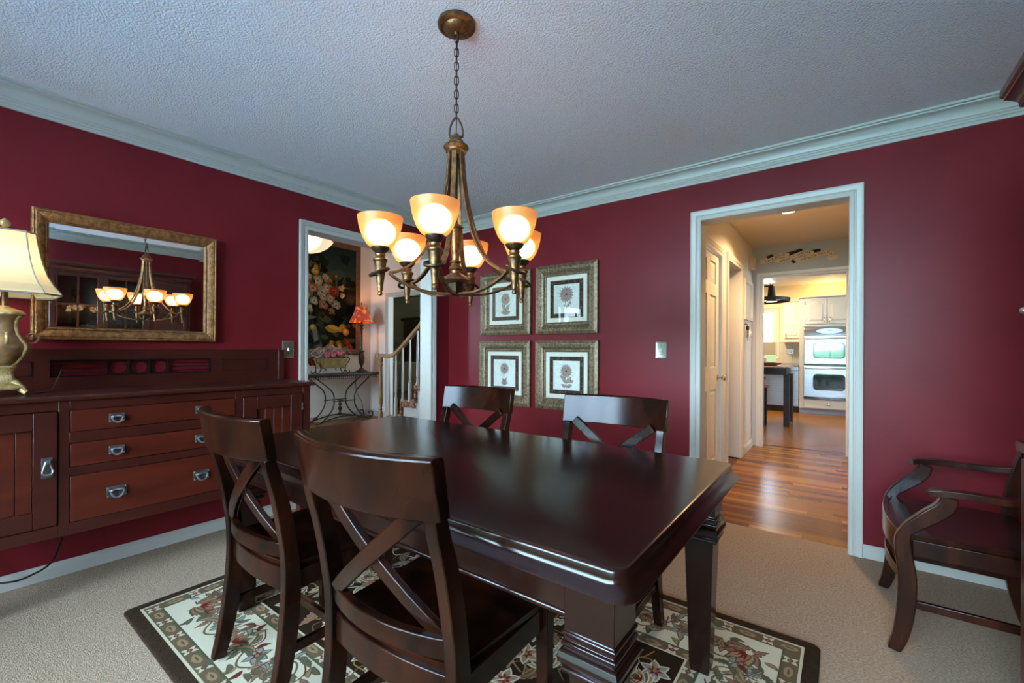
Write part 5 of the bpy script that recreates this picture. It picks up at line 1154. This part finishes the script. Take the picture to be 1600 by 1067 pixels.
# kitchen window with shutter blinds
kw = MB()
for x0, x1, z0, z1 in ((-1.62, -1.12, 1.10, 1.15), (-1.62, -1.12, 1.97, 2.02), (-1.62, -1.57, 1.15, 1.97), (-1.17, -1.12, 1.15, 1.97)): kw.box(x0, x1, KY1-.005, KY1+.06, z0, z1)
w2 = struct('window_2', kw, 'cabinet_cream'); obj('window_casing', MB().molding([(-1.12, KY1, 1.10), (-1.62, KY1, 1.10), (-1.62, KY1, 2.02), (-1.12, KY1, 2.02)][::-1], (0, -1, 0), [(-a, b) for a, b in cas], True), 'cabinet_cream', w2); obj('pane', MB().box(-1.57, -1.17, KY1+.05, KY1+.054, 1.15, 1.97), 'clear_glass', w2)
m = mat('blind_slat', '#eef2f4', .7); p = m.node_tree.nodes['Principled BSDF']; p.inputs['Transmission Weight'].default_value = .35
sl = None
for k in range(17):
    if sl is None: sl = o = obj('blind_slat', MB().box(-.198, .198, -.022, .022, -.0015, .0015), 'blind_white', w2)
    else: o = sl.copy(); COL.objects.link(o)
    o.location = (-1.37, KY1+.022, 1.175+k*.0475); o.rotation_euler = (R_(35), 0, 0)
kx = MB()
for y0, y1, z0, z1 in ((7.7, 8.9, .9, .96), (7.7, 8.9, 2.04, 2.1), (7.7, 7.76, .96, 2.04), (8.84, 8.9, .96, 2.04), (8.27, 8.33, .96, 2.04)): kx.box(KX1+.0, KX1+.07, y0, y1, z0, z1)
w3 = struct('window_3', kx, 'trim_white'); obj('pane', MB().box(KX1+.03, KX1+.034, 7.76, 8.84, .96, 2.04), 'clear_glass', w3)
# island table
t = thing('kitchen_island', 'dark espresso kitchen work table with pale stone top', 'table', (-1.30, 8.40, 0))
obj('top', MB().box(-.66, .64, -.42, .42, .905, .935), 'counter_stone', t, bevel=.006); obj('apron', MB().box(-.62, .60, -.36, .36, .80, .9045), 'espresso', t, bevel=.004)
for sx in (-.60, .56):
    for sy in (-.34, .26): obj('leg', MB().box(sx, sx+.08, sy, sy+.08, 0, .80), 'espresso', t, bevel=.004)
t = thing('bar_stool', 'dark wooden stool with brass seat edge tucked at the kitchen island', 'stool', (-1.15, 7.98, 0))
obj('seat', MB().box(-.2, .2, -.16, .16, .60, .63), 'bowl_wood', t, bevel=.01)
for sx in (-.18, .14):
    for sy in (-.14, .10): obj('leg', MB().box(sx, sx+.04, sy, sy+.04, 0, .60), 'espresso', t)
for z in (.18, .45): obj('stretcher', MB().box(-.16, .16, -.13, -.11, z, z+.03), 'espresso', t)
obj('top_rail', MB().box(-.2, .2, -.16, -.13, .74, .78), 'bowl_wood', t, bevel=.006)
for sx in (-.18, .15): obj('back_post', MB().box(sx, sx+.03, -.16, -.13, .63, .74), 'bowl_wood', t)
t = thing('wooden_tray', 'long reddish wooden bread bowl on the kitchen island', 'bowl', (-1.02, 8.3, .9352)); obj('bowl', MB().loft([[(x*a, y*a*.5, z) for x, y in rrect(.5, .5, .2, 4)] for a, z in ((.6, 0), (.85, .02), (1, .055), (.94, .055), (.78, .025), (.55, .012))]), 'bowl_wood', t, smooth=50)
t = thing('note_card', 'pale green recipe card standing on the counter below the window', 'card', (-1.15, 10.2, .9255), 0); obj('card', MB().box(-.085, .085, -.003, .003, .012, .17).xform(Matrix.Rotation(R_(-14), 4, 'X')), 'note_green', t); obj('easel', MB().box(-.09, .09, -.02, .05, 0, .012), 'bowl_wood', t)
# pot-rack lamp
t = thing('pot_rack_light', 'dark iron ring pot-rack light hanging on a chain in the kitchen', 'pendant', (-1.03, 8.0, 1.95))
obj('ring', MB().lathe([(.37, 0), (.385, .0), (.385, .05), (.37, .05)], 40, cap0=False, cap1=False), 'iron', t, smooth=30); obj('dome', MB().lathe([(.37, .05), (.2, .055), (.06, .07), (.04, .2), (.045, .26)], 24, (.13, 0, 0), cap0=False), 'iron', t, smooth=40) if False else None
obj('lamp_stem', MB().lathe([(.055, .05), (.06, .055), (.045, .22), (.05, .24), (.02, .25)], 14, (.13, 0, 0)), 'iron', t, smooth=40); obj('cross_bar', MB().box(-.36, .15, -.015, .015, .235, .262), 'iron', t); obj('spoke', MB().box(-.37, .37, -.012, .012, .03, .05), 'iron', t)
obj('shade', MB().lathe([(.05, .045), (.085, .0), (.08, .0), (.045, .042)], 20, (.13, 0, 0)), 'iron', t, smooth=40); obj('lens', MB().disc((.13, 0, .004), .075, 18), 'spot_lamp', t)
obj('hook_ring', MB().tube([(.13+.022*math.cos(R_(a)), 0, .285+.022*math.sin(R_(a))) for a in range(0, 360, 24)], .005, 6, True), 'iron', t, smooth=50)
for k in range(7): f = k/6; obj('chain_link', MB().tube([(.02*math.cos(R_(a)), .008*math.sin(R_(a)), 0) for a in range(0, 360, 45)], .005, 5, True), 'iron', t, loc=(.12-.10*f, 0, .32+.205*f), rot=(R_(90*(k % 2)), R_(65), 0))
lamp('pot_rack_beam', (.13, 0, -.01), 18, '#ffd9a0', .05, 'SPOT', (0, 0, 0), 140, t)
t = thing('ceiling_panel', 'white square ceiling light panel in the kitchen', 'ceiling light', (-1.3, 9.4, KH)); obj('frame', MB().box(-.3, .3, -.3, .3, -.03, -.002), 'trim_white', t); obj('diffuser', MB().box(-.27, .27, -.27, .27, -.034, -.03), 'panel_lamp', t); lamp('panel_beam', (0, 0, -.05), 60, '#ffe9c8', .5, 'AREA', None, None, t)
t = thing('cove_light', 'warm light strip on top of the oven cabinet', 'light strip', (-.2, 10.3, 2.2005)); obj('strip', MB().box(-.4, .45, -.02, .02, 0, .02), 'cove_lamp', t); lamp('cove_glow', (0, .0, .06), 10, '#ffd27a', .1, parent=t)
